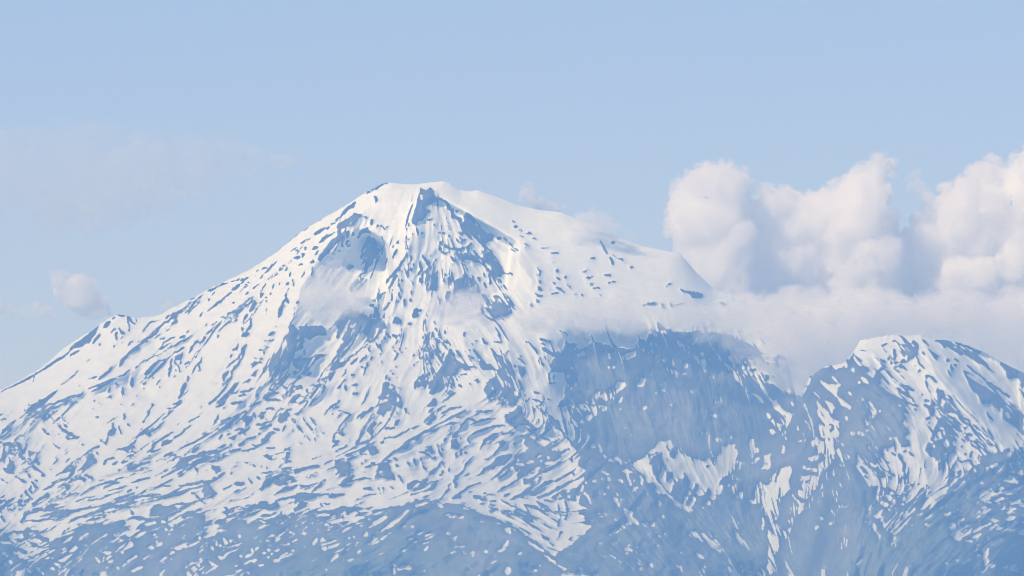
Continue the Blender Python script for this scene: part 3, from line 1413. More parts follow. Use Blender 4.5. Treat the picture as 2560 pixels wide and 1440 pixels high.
r26 1130,1160 1200,1200 1300,1250 1350,1280
r22 980,1250 1100,1290
r24 1000,1220 1080,1240
r22 1370,1240 1440,1250 1490,1290
r24 1140,1280 1250,1310 1320,1350
r24 1200,1360 1250,1380
r22 1080,1180 1010,1190
r24 1160,1320 1300,1400
R 0,940 80,920 230,890 220,930 140,970 60,1010 0,1040
s30 110,970 50,1030
R 260,920 420,920 330,980 240,1050 100,1100 0,1120 80,1050
s26 40,1080 160,1040 280,960
s30 460,990 420,1060 360,1130
r22 510,960 460,1060 380,1170
r26 600,960 560,1010
r20 240,1050 160,1090
r20 230,1160 60,1160
r24 340,1180 200,1200 0,1220
R 0,1220 230,1180 360,1190 480,1200 640,1230 800,1290 880,1340 1000,1380 1180,1440 0,1440
R 0,1280 100,1250 300,1230 480,1250 640,1260 760,1310 860,1350 1000,1400 1150,1440 0,1440
s24 100,1250 280,1220
s30 310,1210 400,1260
s30 480,1350 560,1385 660,1390
s20 640,1270 740,1290
S 760,1260 860,1240 980,1280 1100,1330 1200,1390 1350,1440 1180,1440 1000,1370 880,1330
r22 660,1260 640,1270
r22 940,1220 880,1220
S 1450,1160 1560,1130 1700,1060 1820,990 1850,1010 1760,1080 1680,1150 1620,1240 1610,1290 1660,1330 1700,1380 1640,1440 1500,1440 1460,1330 1530,1290 1500,1200
@1536 1088
S 200,380 400,240 440,200 520,130 530,80 740,80 720,140 700,250 750,270 800,160 860,180 890,260 960,300 1090,310 1290,250 1350,150 1500,110 1490,170 1530,220 1510,330 1650,340 1560,430 1440,500 1320,560 1320,620 1390,610 1330,720 1250,800 1170,860 1110,920 1150,840 1200,690 1170,660 1110,720 1060,780 960,900 880,930 870,780 940,690 950,600 930,520 840,540 780,570 730,640 670,720 560,740 500,690 480,600 440,600 400,530 330,470 240,430
R 480,280 590,215 600,300 570,480 550,620 530,580 520,500 480,480 490,370 450,350
r22 590,205 440,250
r26 730,150 710,240
R 690,420 730,480 740,540 650,610 640,580 660,480
r30 880,480 930,560
R 990,620 1030,640 1000,740 940,840 890,870 900,800 970,700
r20 1190,370 1145,405
r14 1260,330 1255,360
R 1340,560 1430,480 1480,500 1430,590 1330,600
s26 1420,500 1480,460
s36 1500,520 1520,560 1480,610 1420,630
S 1500,690 1550,680 1620,690 1620,760 1580,800 1480,760
s34 740,860 860,900 960,940
S 1690,60 1730,40 1770,130 1830,190 1770,220 1730,290 1720,230
s26 1730,350 1810,290
S 1860,240 1940,230 1950,330 1940,400 1920,440 1860,430 1880,370
r24 1960,310 1970,380
r24 1980,400 2070,450
S 2100,420 2200,370 2210,480 2180,600 2190,680 2140,760 2050,830 2040,950 2010,1060 2070,1130 2090,1220 2150,1200 2200,1110 2130,1080 2220,1000 2310,880 2240,770 2220,740 2260,750 2340,850 2400,820 2280,690 2350,680 2310,600 2340,500 2430,470 2560,520 2560,610 2480,700 2420,800 2340,940 2250,1000 2220,1120 2160,1240 2090,1350 2060,1440 1930,1440 1960,1350 2030,1280 2030,1190 1900,1080 1880,980 1850,890 1750,880 1770,720 1790,640 1840,600 1900,640 1950,600 2000,500
s20 1860,990 1865,1080 1845,1190
s24 1700,820 1740,835
r34 1850,670 1845,690
r16 1840,720 1910,710
r18 1955,800 1965,802
r16 2010,600 2030,590
r20 2400,580 2405,590
r30 2290,750 2340,830
R 2130,1060 2160,1070 2160,1140 2110,1220 2070,1130 2060,1080
s30 2360,380 2390,420
s36 2400,420 2540,440
r26 2430,460 2520,480
s50 2440,300 2540,280
s60 2480,120 2540,40
S 2150,900 2210,890 2200,940
s20 2280,90 2380,60
s24 2120,20 2160,50
s30 1210,50 1330,70
s24 1440,25 1460,25
s44 960,1240 1060,1270
s30 1060,1280 1140,1330 1230,1370 1320,1440
s20 1230,1340 1250,1280
S 1500,1190 1560,1220 1660,1330 1690,1390 1650,1440 1590,1380 1540,1340
s30 0,280 60,310 100,360
s22 120,330 200,350
s30 110,450 240,460
s26 160,480 200,630
s20 230,590 250,550
s22 320,500 360,560 340,620
s26 210,710 290,640
s30 50,550 110,590
s30 30,720 60,750
s30 80,790 100,830
s30 30,850 70,890
s26 560,830 560,880
s26 390,740 410,740
s16 290,905 295,915
s40 120,930 200,970
s40 150,970 240,1060 290,1110
s44 150,1110 210,1090
s40 0,1200 80,1160 120,1160
s22 360,1110 380,1130
s24 470,1130 500,1105
s30 610,1020 640,1015
s30 840,1220 865,1215
s18 420,1230 425,1240
s18 620,1240 630,1240
s24 490,1330 510,1350
s24 530,1375 555,1390
s30 0,1340 40,1350
s16 50,1310 55,1315
s20 140,1420 220,1430
s18 170,1385 180,1385
s18 260,1400 290,1410
s40 2100,100 2110,220
s16 2520,1160 2550,1130
s20 650,720 730,800 830,880 950,960
@2048 1080
R 400,0 1060,0 1200,110 1200,300 2240,250 2340,200 2560,260 2560,1440 0,1440 0,700 100,480 240,350 210,120 240,0
S 0,0 240,0 240,80 210,140 210,330 90,460 0,400 60,480 0,580
R 0,250 80,300 90,340 40,400 0,360
r30 0,60 60,110
r26 120,80 125,95
s34 210,370 240,440 150,580 100,630
s30 240,350 270,420
s26 220,620 240,590
s34 300,140 285,180
s44 330,290 350,340
s18 20,720 40,730
S 180,790 240,900 300,930 380,900 310,960 240,970 220,1060 200,1040 180,950 170,900 210,890
s34 10,1070 40,1090
s22 140,1140 170,1130
s40 230,1340 260,1380 290,1440
s36 400,30 430,10
s34 530,50 560,0
s26 480,20 500,15
S 1100,0 1420,0 1400,80 1330,200 1360,270 1440,310 1480,370 1590,370 1640,280 1740,80 1750,0 1930,0 1930,90 1900,150 1960,200 2000,160 2060,220 2080,300 2020,320 2010,400 2000,430 1800,570 1640,700 1540,860 1260,1030 1210,940 1100,1160 1040,1250 980,1310 900,1290 850,1270 800,1160 910,1080 940,990 910,930 850,790 700,770 760,680 640,660 560,600 450,450 480,260 560,310 600,370 700,420 780,250 830,200 940,200 960,140 1040,210 1120,200 1130,120 1060,50
R 780,690 870,680 960,740 1070,810 1070,960 1030,1070 960,1050 940,980 960,900 900,810 800,750
R 1230,700 1300,690 1320,820 1300,900 1270,1030 1220,1000 1210,940 1120,1010 1140,930 1230,880
s40 700,780 780,880 880,940 890,990
s30 890,760 930,770
s40 1000,820 1040,910
s44 850,800 920,860 960,930
r34 990,280 1030,350 1070,420 1065,500
r36 1065,500 1080,600 1095,710
r26 1120,650 1160,660
r24 1230,660 1270,640
r24 1340,655 1350,690 1360,700
r24 1370,750 1400,755
r22 1215,740 1180,790
r26 1320,720 1315,830
r36 1640,500 1630,600 1625,700
r30 1740,330 1680,420 1640,500
r20 1360,780 1390,760
r30 870,550 900,600
R 640,420 720,430 820,520 850,560 760,570 700,500
r30 630,360 610,400 640,430
R 700,340 760,420 860,480 950,570 870,540 780,460
r24 880,240 950,300
r30 1120,250 1190,300
r26 1050,240 1090,230
r18 860,370 880,390
r36 520,430 600,520
r20 560,540 600,580
s24 620,180 650,220
s30 640,200 720,240 770,310
s34 690,150 680,180
s36 830,200 900,230
s26 880,80 960,80 1010,180
R 1020,140 1110,130 1120,190
R 1420,0 1460,0 1440,80 1400,120
R 1450,110 1500,220 1540,320 1600,360 1640,280 1720,140 1700,60 1600,20 1540,0 1470,0 1540,90
s50 1590,110 1600,180
s24 1500,0 1510,40
s26 1560,0 1570,50
s24 1680,120 1690,160
s24 1580,270 1590,290
r26 1470,150 1470,280
s26 1435,160 1440,190
r28 1330,220 1400,260
r26 1460,360 1470,340
r18 1530,400 1525,450
r34 1790,10 1910,40
r22 1780,90 1830,110
r24 1790,170 1775,180
r34 1840,260 1830,280
r40 1900,260 1880,320
r24 1750,370 1920,360
r22 1940,430 1960,430
R 1700,500 1760,470 1780,520 1730,530
r24 1700,530 1690,560
r18 1690,580 1760,550
r30 1940,140 2050,200 2090,260
R 1900,110 1970,100 2000,160 1960,210 1910,190
r24 2000,290 1990,330
S 1930,0 2500,0 2560,130 2560,240 2440,210 2350,190 2290,250 2240,240 2190,300 2090,240 1990,130
r22 2000,20 2090,100 2210,190
r20 2040,0 2200,120
r22 2090,130 2150,170
r20 2480,30 2560,140
r50 2560,0 2540,20
r24 1910,520 1760,630 1640,700 1540,860 1420,950 1310,1030
r34 2000,440 1900,520
r40 1840,580 1700,690
S 2230,390 2220,430 2080,500 1890,620 1900,580 2020,500
S 1840,620 1850,650 1680,740 1660,730 1740,680
S 1800,700 1790,740 1640,810
S 1740,790 1640,880 1580,920 1500,980 1420,1070 1320,1110 1310,1090 1440,1000 1560,900
s24 1830,720 1850,750
s26 1850,820 1865,825
s30 2010,640 2040,640
s20 2200,625 2205,630
S 2190,520 2240,470 2290,460 2290,420 2320,430 2310,480 2250,530
s30 2350,300 2400,260
s26 2400,220 2460,220
s44 2470,340 2520,360
s50 2390,400 2460,450 2540,520
S 2310,610 2320,550 2360,600 2400,560 2480,620 2480,650 2400,640
S 2010,760 2050,700 2120,680 2180,730 2200,770 2280,760 2260,650 2300,680 2340,720 2560,680 2560,960 2480,920 2400,910 2320,930 2220,900 2080,870 2020,820
r30 2330,640 2480,660
r26 2230,790 2360,810 2450,810
r20 2420,760 2470,770
r26 2280,740 2300,720
r26 2370,690 2360,710
r26 2530,860 2560,870
s44 2090,910 2200,940 2310,950
s30 2340,960 2460,960
s24 2330,1010 2440,1005
s44 2320,1080 2460,1075
S 2010,1020 2110,1050 2200,1050 2270,1080 2230,1110 2140,1100 2060,1080
S 2250,1160 2380,1140 2440,1110 2480,1140 2560,1140 2560,1260 2400,1240 2280,1230
r20 2520,1180 2540,1190
s34 2540,1100 2560,1090
s36 2000,970 2020,970
s44 1730,970 1760,970
s18 1970,890 1985,885
s34 1570,1030 1640,1010
s24 1690,1000 1700,1000
S 1630,1120 1680,1110 1740,1200 1780,1250 1920,1230 1900,1260 1780,1310 1760,1340 1900,1350 1900,1380 1780,1360 1680,1320 1600,1280 1660,1250
r26 1600,1230 1660,1240
S 1730,1130 1820,1110 1830,1160 1900,1190 2000,1140 1990,1170 1880,1220 1770,1220
s30 1730,1100 1810,1080
r26 1850,1160 1940,1120 2010,1080
s34 2140,1140 2040,1190 1930,1250
s34 2020,1270 1920,1320
s26 2220,1160 2130,1230
s36 2230,1150 2240,1210
s34 2280,1330 2180,1380 2090,1430
s30 1970,1360 2000,1350
s30 1960,1410 2010,1420
s20 2090,1320 2120,1310
S 570,1120 650,1090 690,1150 700,1220 770,1320 750,1350 700,1290 660,1200
s26 600,1040 620,1060
s26 660,1050 730,1060 780,990
s34 780,1060 800,1140 840,1220
S 860,1280 940,1330 1000,1310 1000,1350 960,1390 900,1320
r34 940,1300 990,1290
r24 880,1180 910,1190
r24 1010,1080 1030,1090
r24 1130,1000 1150,980
r30 1160,1080 1090,1190
s26 1220,1090 1160,1150
s26 1330,1170 1380,1155
s34 1165,1225 1190,1230
s34 1120,1200 1130,1190
s34 1190,960 1140,1060
s26 920,1400 950,1430
@0 1240 4
R 60,380 100,370 300,330 400,380 500,490 510,530 400,440 240,390 100,400
s40 100,400 220,400
s30 100,430 240,500 300,560 400,620
s26 220,440 300,490
s40 300,430 380,460 480,490
s26 300,390 360,390
s30 130,480 250,520
S 280,520 420,510 480,560 560,530 570,560 480,610 520,650 640,620 680,630 790,550 840,490 860,500 820,560 740,640 690,660 560,640 480,640 400,610 340,560
r22 440,520 480,580
s40 600,560 650,540
r20 720,570 740,575
s30 700,560 770,510
s30 640,460 720,410
S 720,470 800,420 870,370 880,390 820,450
S 860,480 900,420 980,370 1060,350 1130,320 1060,380 960,440 900,510
S 1180,300 1240,280 1390,250 1380,280 1280,300
S 1150,380 1240,350 1420,310 1400,340 1290,380 1160,400
S 1110,450 1180,410 1260,430 1290,430 1180,470
s40 1280,390 1370,390 1450,360
s40 1270,470 1320,480
s26 1450,290 1550,265
s26 1620,260 1650,265
S 1510,210 1640,170 1650,190 1560,230
R 1480,180 1540,110 1640,90 1720,90 1800,160 1700,200 1640,210 1580,180
S 1680,230 1720,180 1780,190 1830,240 1920,220 1840,290 1790,330 1740,350 1700,300 1670,270
r26 1740,290 1760,295
S 2060,230 2140,180 2200,180 2280,200 2350,180 2360,220 2260,280 2220,340 2280,360 2140,370 2060,340 2050,300 2130,260
r26 2250,220 2290,205
R 2160,260 2240,230 2280,240 2200,310 2130,300
s30 2360,160 2440,155
s24 1570,500 1620,470
s26 1490,515 1530,512
s20 1540,380 1570,430 1560,470
s16 1640,310 1700,380
s26 1660,590 1740,560
s26 1750,525 1810,525
s20 1820,510 1880,505
s14 1880,505 1990,455
s24 1990,400 1995,430
s24 2040,410 2080,390
S 1590,690 1620,620 1720,610 1680,650 1620,690
s24 1370,600 1320,640
s22 1280,655 1300,650
s30 1230,695 1280,685
s22 1170,720 1190,715
S 990,560 1060,530 1170,540 1160,570 1100,580 1030,560
s20 960,620 1000,660
s22 1040,620 1060,640
s20 1220,550 1230,580
s20 960,700 980,715
s20 1040,740 1080,725
S 2140,560 2240,590 2330,530 2370,470 2330,430 2400,450 2410,480 2340,560 2240,640 2200,640 2190,610
s22 2230,420 2290,510
s22 2300,440 2330,480
s26 2100,490 2130,530
s20 2200,490 2220,550
s24 2390,390 2410,430
s20 2150,420 2170,490
S 1870,620 1930,680 2000,760 2080,740 2130,700 2100,640 2070,600 2130,650 2190,680 2120,740 2050,780 2000,800 1940,740 1890,670
S 1880,700 1940,800 1880,800
s22 1990,610 2030,650
s24 1970,680 1990,700
s20 2030,500 2000,560
s16 1640,740 1600,800
s16 2460,605 2540,580
s20 2400,590 2410,610
s18 2350,700 2370,690
s20 2390,750 2400,750
s22 2475,770 2490,775
s18 2520,530 2530,560
s30 420,630 300,660 160,720
S 120,710 200,690 260,690 200,730 140,780 150,800 120,780
s40 140,720 130,790
s24 280,740 310,770
s26 360,720 430,780
s26 500,720 540,730
s22 550,670 640,730
s20 670,715 680,710
s26 690,790 730,800
s24 0,455 110,480
s20 20,560 70,600
s16 80,650 120,670
s24 120,560 180,570
s30 160,560 300,650
@640 1240 4
S 0,250 120,250 330,230 260,270 60,290 30,310 0,290
r22 0,265 40,270 80,290
s24 700,230 820,200 900,160
s26 720,250 900,230 980,190
s30 760,270 960,230 1070,210
s26 860,270 1000,250
s24 1120,190 1300,160
s24 1040,130 1120,160
s26 690,285 730,290
s22 740,310 760,310
s26 560,230 570,250
s24 400,310 440,300
s20 520,310 535,315
s30 1300,210 1220,260 1130,320
s26 1105,350 1095,410
S 1600,120 1520,200 1440,260 1380,290 1280,340 1240,370 1220,360 1280,300 1360,240 1460,170
S 1210,370 1240,370 1200,420 1300,370 1220,430 1160,470 1130,490 1120,480 1160,430
s24 1140,490 1220,455
s26 1250,430 1310,405
s24 1320,400 1370,375
s20 1460,300 1490,295
s30 1550,305 1570,310
s30 1740,80 1600,105
s34 1780,75 1860,110
s30 1900,180 1960,200 2080,220
s26 1620,380 1680,370
s18 1700,395 1770,390
s30 1530,425 1560,440
S 1560,480 1620,450 1720,440 1720,470 1660,480 1600,540 1640,490 1580,490
s26 1720,500 1680,540
s40 1470,540 1490,545
s26 1910,375 1950,370
S 1910,420 2010,400 2010,430 1980,470
s30 1960,490 1990,510 2080,495
S 2100,460 2220,465 2130,500
s26 2040,545 2060,550
s18 2080,565 2090,570
s34 2150,550 2170,600
s20 2280,555 2310,550
s34 2520,450 2470,520 2420,570
s18 2400,600 2360,620
s26 2340,670 2300,720
s14 2250,650 2258,655
s14 2110,690 2150,720
S 2500,320 2560,300 2560,380 2500,350
s60 2520,720 2520,770
s24 2220,790 2230,800
s40 1385,680 1380,700
s30 1420,720 1480,715 1550,720
s14 1380,720 1380,780
s16 1680,750 1695,745
s24 970,400 1000,430
s30 920,480 915,530
s20 920,480 1000,490
s18 920,420 940,425
s30 1040,540 1020,570
s26 820,590 750,650
s22 870,645 880,640
s24 920,650 970,630
S 610,480 660,420 720,440 780,430 800,440 700,480 650,480
s34 670,510 690,530
s30 605,420 575,490
s24 710,385 760,365
s24 465,380 490,375
s20 610,345 620,355
s16 680,365 690,370
s40 300,340 240,400 200,440
S 100,410 240,360 270,360 180,420
s22 260,490 330,470
s24 340,455 410,430
s22 340,375 370,370
s26 35,350 60,350
s24 100,445 140,455
s18 40,455 50,460
s20 110,495 130,490
s24 120,540 140,540
s22 190,550 230,540
s18 70,570 100,570
s34 250,600 330,580
s24 0,540 20,520
s18 120,610 130,620
s24 20,690 70,690
s24 180,640 235,655
s16 150,575 160,575
s16 360,545 380,550
s16 275,430 285,435
s14 480,510 490,515
s14 700,730 710,735
s24 860,365 960,290 1000,260
s20 1040,300 1060,295
s26 790,320 860,300
s22 1120,240 1140,235
@1280 1240 4
S 0,0 340,0 310,50 260,130 280,150 300,210 240,300 160,300 60,260 0,240
R 0,110 60,80 150,110 170,140 220,240 120,240 60,220 0,180
s26 0,120 50,140
s30 60,110 140,140
s26 90,160 160,200
s26 0,210 60,225
s22 60,150 90,170
s36 440,0 440,30
s36 465,50 440,150 340,190
s26 380,230 230,310
s40 0,290 100,310 200,350
s20 0,330 160,370 220,400
s34 230,340 280,420 340,510 430,590
s20 160,460 240,510 310,550
s18 320,590 440,680
s14 460,690 560,760
R 300,130 360,130 400,150 350,190 310,190
s26 290,160 320,130
s30 370,300 450,290 560,280 630,260 660,230 640,190
S 380,320 430,330 480,400 550,430 540,450 480,430 430,380
S 490,350 560,330 620,290 650,310 720,280 760,240 640,400 560,440 620,370 560,340 520,350
r24 560,440 600,410
s34 660,400 560,480 450,560
s24 450,490 480,470
s24 570,0 575,15
s22 590,50 600,80
s26 580,125 610,130
s26 740,250 800,245
s26 840,195 900,195
s14 790,210 940,185
s16 430,225 440,230
s14 480,225 490,225
s16 525,208 545,210
s26 60,580 90,560
s20 270,690 280,695
s20 220,745 240,745
s26 800,720 803,725
s34 680,730 682,760
s30 870,470 885,485
s40 850,530 880,570 950,600
S 950,400 1060,320 1100,320 1120,330 1020,390
S 1110,130 1150,150 1190,150 1210,210 1250,280 1200,250 1140,200
s44 1150,280 1180,265
s22 1310,280 1335,300
s26 1400,290 1425,270
s34 1515,205 1530,200
s30 1700,370 1715,360
s20 1360,380 1370,390
s18 1520,380 1530,385
s16 1470,400 1475,400
s44 1010,460 1040,470
s20 1060,440 1070,440
s22 1130,535 1150,530
s22 1190,540 1205,545
s20 1140,570 1155,572
s20 1160,495 1175,500
s26 1240,540 1280,580 1340,600
s22 1410,460 1430,470
s22 1450,490 1465,500
s24 1250,675 1290,675
s26 1375,680 1400,710
s24 1265,720 1290,735
s18 1390,760 1400,770
s22 1110,675 1115,710
s22 1690,570 1700,560
s26 1840,580 1910,625
s18 1650,680 1690,720 1700,760
s18 1770,665 1790,670
s24 1900,740 1920,800
s22 1910,715 1930,710
s22 1660,790 1680,800
s26 2290,680 2320,730 2280,800
s20 1030,240 1045,240
s30 1030,20 1040,60
s30 1100,30 1100,70
s26 1050,70 1080,110
s18 1470,60 1475,90
s60 1800,370 1890,400 1980,460 2080,540
s20 1990,470 2030,410
S 2220,340 2280,370 2340,430 2380,490 2350,550 2320,510 2280,470 2250,410
S 2400,800 2450,730 2560,660 2560,800
@1920 1240 4
s20 470,330 510,290
s22 620,280 650,260
s26 525,215 540,235
s34 690,420 710,470 780,550
s20 940,630 880,690
S 2060,480 2130,490 2210,550 2200,640 2200,700 2150,760 2080,800 2160,720 2150,620 2130,570
s20 2050,570 2120,600
s20 2250,660 2200,700
s16 2270,690 2220,720
s24 2350,720 2400,700
s50 2430,710 2500,740
s30 1870,640 1910,630
s18 1770,670 1790,672
s18 1995,550 2005,550
S 0,240 60,210 100,370 150,360 120,490 70,600 70,740 0,800
s20 2500,390 2560,380
s36 2520,790 2560,770
@0 0 1
r6 1405,1150 1380,1168 1352,1180 1330,1196
r5 1440,1172 1412,1190 1390,1206
r7 1432,1200 1402,1218 1370,1236 1345,1243
r5 1380,1200 1352,1214 1322,1232 1305,1243
r6 1345,1160 1322,1178 1298,1196
r5 1450,1215 1425,1232 1398,1248
r6 1330,1216 1300,1238 1275,1250
r5 1312,1262 1345,1274 1372,1290
r6 1290,1270 1325,1288 1352,1304 1376,1322
r5 1340,1254 1368,1268 1388,1284
r6 1300,1296 1330,1312 1356,1330
r5 1352,1336 1372,1352 1384,1366
r5 1396,1262 1402,1290 1394,1318
r6 1414,1254 1420,1280 1412,1300
r4 1360,1250 1384,1256
r5 1404,1330 1392,1350
r6 1420,1120 1396,1140 1370,1150
r5 1398,1096 1380,1110 1362,1122
r5 1410,1225 1380,1244
r5 1376,1296 1398,1306
s5 60,1392 95,1382 120,1372
s5 150,1400 190,1384
s5 230,1350 262,1340 290,1330
s5 300,1376 335,1362
s5 360,1398 392,1386
s5 430,1372 466,1358
s4 480,1412 510,1400
s5 520,1340 556,1326
s5 560,1372 600,1356
s5 612,1410 640,1398
s5 40,1424 78,1412
s5 640,1330 680,1316
s5 720,1346 760,1332
s5 770,1316 806,1304
s4 700,1396 730,1384
s4 820,1370 850,1358
s5 250,1410 280,1400
s4 330,1428 356,1418
s5 860,1318 896,1302
s4 590,1432 615,1424
'''
# ------------------------------------------------------------------ terrain
SIL = [(-3400,2300),(-2000,1800),(-1000,1420),(-400,1150),(-120,1035),(0,975),(50,950),(100,922),(150,878),(190,850),(240,818),(270,797),(295,787),(312,788),(330,793),(350,795),(400,788),
 (425,772),(480,745),(512,728),(560,703),(620,676),(690,632),(740,588),(800,550),(870,510),(920,478),(950,462),(972,456),(1010,460),(1045,460),
 (1075,456),(1105,453),(1125,458),(1150,474),(1172,478),(1195,475),(1240,491),(1300,514),(1350,525),(1400,530),(1440,545),(1500,570),(1540,590),
 (1600,613),(1700,635),(1740,680),(1780,718),(1850,750),(1920,800),(1965,880),(1990,990),(2005,985),(2020,945),(2060,918),(2110,907),(2130,885),(2150,852),(2190,843),
 (2230,838),(2300,838),(2330,846),(2400,857),(2450,874),(2500,903),(2560,933),(2620,962),(2700,1010),(2900,1120),(3300,1300),(4200,1720),(5800,2320)]
RIDGES = [  # crest lines: height in metres, half width in survey units
 (110, 55, [(985,460),(930,510),(880,560),(800,640),(750,720),(735,800),(690,910),(650,960),(560,1050)]),
 (70, 45, [(1045,480),(1030,600),(990,680),(950,745),(900,840),(860,900),(790,985)]),
 (60, 45, [(1065,480),(1120,540),(1200,600),(1285,640),(1330,700)]),
 (60, 50, [(1250,965),(1150,1040),(1050,1095),(1000,1125),(900,1150),(700,1185),(500,1262)]),
 (45, 35, [(510,735),(400,820),(330,870),(250,950)]),
 (45, 35, [(640,738),(480,830),(380,905),(240,970),(110,1022),(0,1092)]),
 (40, 30, [(620,760),(600,830),(530,950),(450,1030),(300,1130)]),
 (40, 30, [(710,735),(690,800),(640,930),(500,1080),(280,1180),(60,1270)]),
 (60, 40, [(1160,860),(1200,930),(1265,1000),(1420,1075),(1450,1180)]),
 (50, 40, [(1270,860),(1290,950),(1330,1050),(1430,1100)]),
 (60, 40, [(2300,836),(2340,940),(2460,1060),(2560,1180),(2680,1300)]),
 (70, 50, [(2130,882),(2200,980),(2290,1080),(2330,1250)]),
 (60, 40, [(1990,1000),(2060,1100),(2090,1200),(1960,1380)]),
 (70, 60, [(990,1290),(1070,1262),(1240,1305),(1390,1388),(1500,1460)]),
 (60, 50, [(1390,1385),(1560,1290),(1640,1180),(1560,1110)]),
 (35, 30, [(2310,1285),(2400,1210),(2500,1155),(2600,1080)]),
 (50, 60, [(1700,860),(1740,980),(1720,1090)]),
 (40, 40, [(1600,850),(1580,960),(1640,1080)]),
 (40, 40, [(1850,880),(1880,1000),(1900,1120),(1960,1220)]),
]
HOLLOWS = [  # depth in metres, softness
 (-430, 3, [(800,650),(755,720),(738,820),(680,945),(800,960),(870,920),(960,800),(985,700),(960,610),(900,575)]),
 (320, 12, [(1410,850),(1640,850),(1850,860),(1990,1000),(1960,1120),(1850,1130),(1640,1110),(1560,1160),(1440,1060),(1400,960)]),
 (-430, 3, [(2305,840),(2420,850),(2560,910),(2560,1110),(2460,1050),(2370,960)]),
 (-210, 3, [(1050,485),(1100,500),(1290,610),(1275,720),(1190,790),(1100,800),(1045,660)]),
 (-80, 4, [(285,950),(350,940),(385,980),(370,1005),(310,990)]),
 (-60, 4, [(95,1035),(140,1030),(180,1090),(150,1095),(110,1060)]),
 (-90, 4, [(830,1010),(900,1030),(900,1100),(860,1080)]),
 (70, 4, [(1130,880),(1180,930),(1140,990),(1080,980),(1110,930)]),
 (60, 5, [(1280,1160),(1300,1080),(1440,1090),(1440,1200)]),
]
S = survey(SURVEY)
rng = S['rng']
ug = np.arange(NU) * G; vg = V0 + np.arange(NV) * G
GX, GY = np.meshgrid(ug, vg)
rel = np.zeros_like(GX)
for h, wd, pts in RIDGES:
    pts = np.array(pts, float)
    d = np.full(GX.shape, 1e6)
    for k in range(len(pts) - 1):
        d = np.minimum(d, seg_dist(GX, GY, pts[k], pts[k + 1])[0])
    rel += 1.4 * h * np.exp(-d / wd)
for h, sg, pts in HOLLOWS:
    q = poly_sdf(GX, GY, np.array(pts, float)) > 0
    if h < 0:                                       # falls away from its left rim to a wall on the right
        xl = np.where(q, GX, 1e9).min(1, keepdims=True); xr = np.where(q, GX, -1e9).max(1, keepdims=True)
        ok = (xr > xl).ravel(); jj = np.arange(len(ok))
        ker = np.ones(13) / 13
        xl = np.convolve(np.pad(np.interp(jj, jj[ok], xl[ok, 0]), 6, mode='edge'), ker, 'valid')[:, None]
        xr = np.convolve(np.pad(np.interp(jj, jj[ok], xr[ok, 0]), 6, mode='edge'), ker, 'valid')[:, None]
        q = np.where(q, np.clip((GX - xl) / np.maximum(xr - xl, 60), 0, 1) * (-h), 0)
        rel -= blur(q, sg)
    else: rel -= h * blur(q.astype(float), sg)
rough = 0.22 + 0.78 * np.clip(blur(S['rock'], 16) * 4, 0, 1)
calm_snow = blur((poly_sdf(GX, GY, np.array([(940,440),(1060,470),(1110,500),(1300,600),(1360,690),(1330,780),(1500,770),(1640,790),(1820,760),(1760,600),(1300,440)], float)) > 0).astype(float), 8)
rough = rough * (1 - 0.85 * calm_snow)
rel += (10 + 28 * rough) * fbm(GX.shape, 38, 4, rng)
rel += (2.2 * S['fine'] + 6.0 * S['broad']) * rough + (1.0 * S['broad'] + 0.8 * S['fine'] + 7.0 * (0.8 - np.abs(fbm(GX.shape, 6, 3, rng))) + 9.0 * (0.8 - np.abs(fbm(GX.shape, 17, 3, rng)))) * blur(S['rock'], 4)
rel += 13.0 * blur(np.clip(S['F'] / 5 + 0.5, 0, 1), 1.1) + 26 * blur(S['rock'], 2.4) * (1 - 0.8 * calm_snow) + 8 * blur(S['rock'], 6)
rel = blur(rel, 0.7)

PADU, PADV = 220, 120
def padded(a): return np.pad(a, ((0, PADV), (PADU, PADU)), mode='reflect')
REL, FF, DD = padded(rel), padded(S['F']), padded(np.clip(blur(S['rock'], 7) * 1.25 - 0.2, 0, 1))
def sample(a, u, v):
    x = np.clip(np.asarray(u) / G + PADU, 0, a.shape[1] - 1.001); y = np.clip((np.asarray(v) - V0) / G, 0, a.shape[0] - 1.001)
    i, j = x.astype(int), y.astype(int); fx, fy = x - i, y - j
    return (a[j, i] * (1 - fx) + a[j, i + 1] * fx) * (1 - fy) + (a[j + 1, i] * (1 - fx) + a[j + 1, i + 1] * fx) * fy

# columns of the terrain: dense where the lens looks, ever wider beyond
left = -120 - np.cumsum(2 * 1.12 ** np.arange(1, 46)); right = 2680 + np.cumsum(2 * 1.12 ** np.arange(1, 46))
U = np.r_[left[::-1], np.arange(-120, 2681, 2.0), right]
sil = np.interp(U, *np.array(SIL, float).T)
jag = np.convolve(rng.standard_normal(len(U) + 8), np.ones(3) / 3, 'same')[4:-4] * 1.3
jag += np.convolve(rng.standard_normal(len(U) + 40), np.ones(15) / 15, 'same')[20:-20] * 2.0
calm = np.interp(U, [960, 1000, 1960, 2000], [1, .12, .12, .8])
sil = sil + jag * calm * 0.8
def smooth1(a, n): return np.convolve(np.pad(a, n, mode='edge'), np.ones(2 * n + 1) / (2 * n + 1), 'valid')
UGR = np.arange(-3600, 6000, 2.0); sgr = np.interp(UGR, *np.array(SIL, float).T)
s_mid, s_wide, s_vast = (np.interp(U, UGR, smooth1(smooth1(sgr, k), k)) for k in (12, 75, 240))
NR = 500
T = np.linspace(0, 1, NR)[:, None]
vbot = np.maximum(1560, sil + 60)[None, :]
VV = sil[None, :] + (vbot - sil[None, :]) * T
UU = np.broadcast_to(U[None, :], VV.shape)
SC = D0 / FPX
drop = (VV - sil) * SC
k1 = np.exp(-drop / 30.0); k2 = np.exp(-drop / 400.0)
k3 = np.exp(-drop / 900.0)
base_s = k1 * sil + (1 - k1) * (k2 * s_mid + (1 - k2) * (k3 * s_wide + (1 - k3) * s_vast))
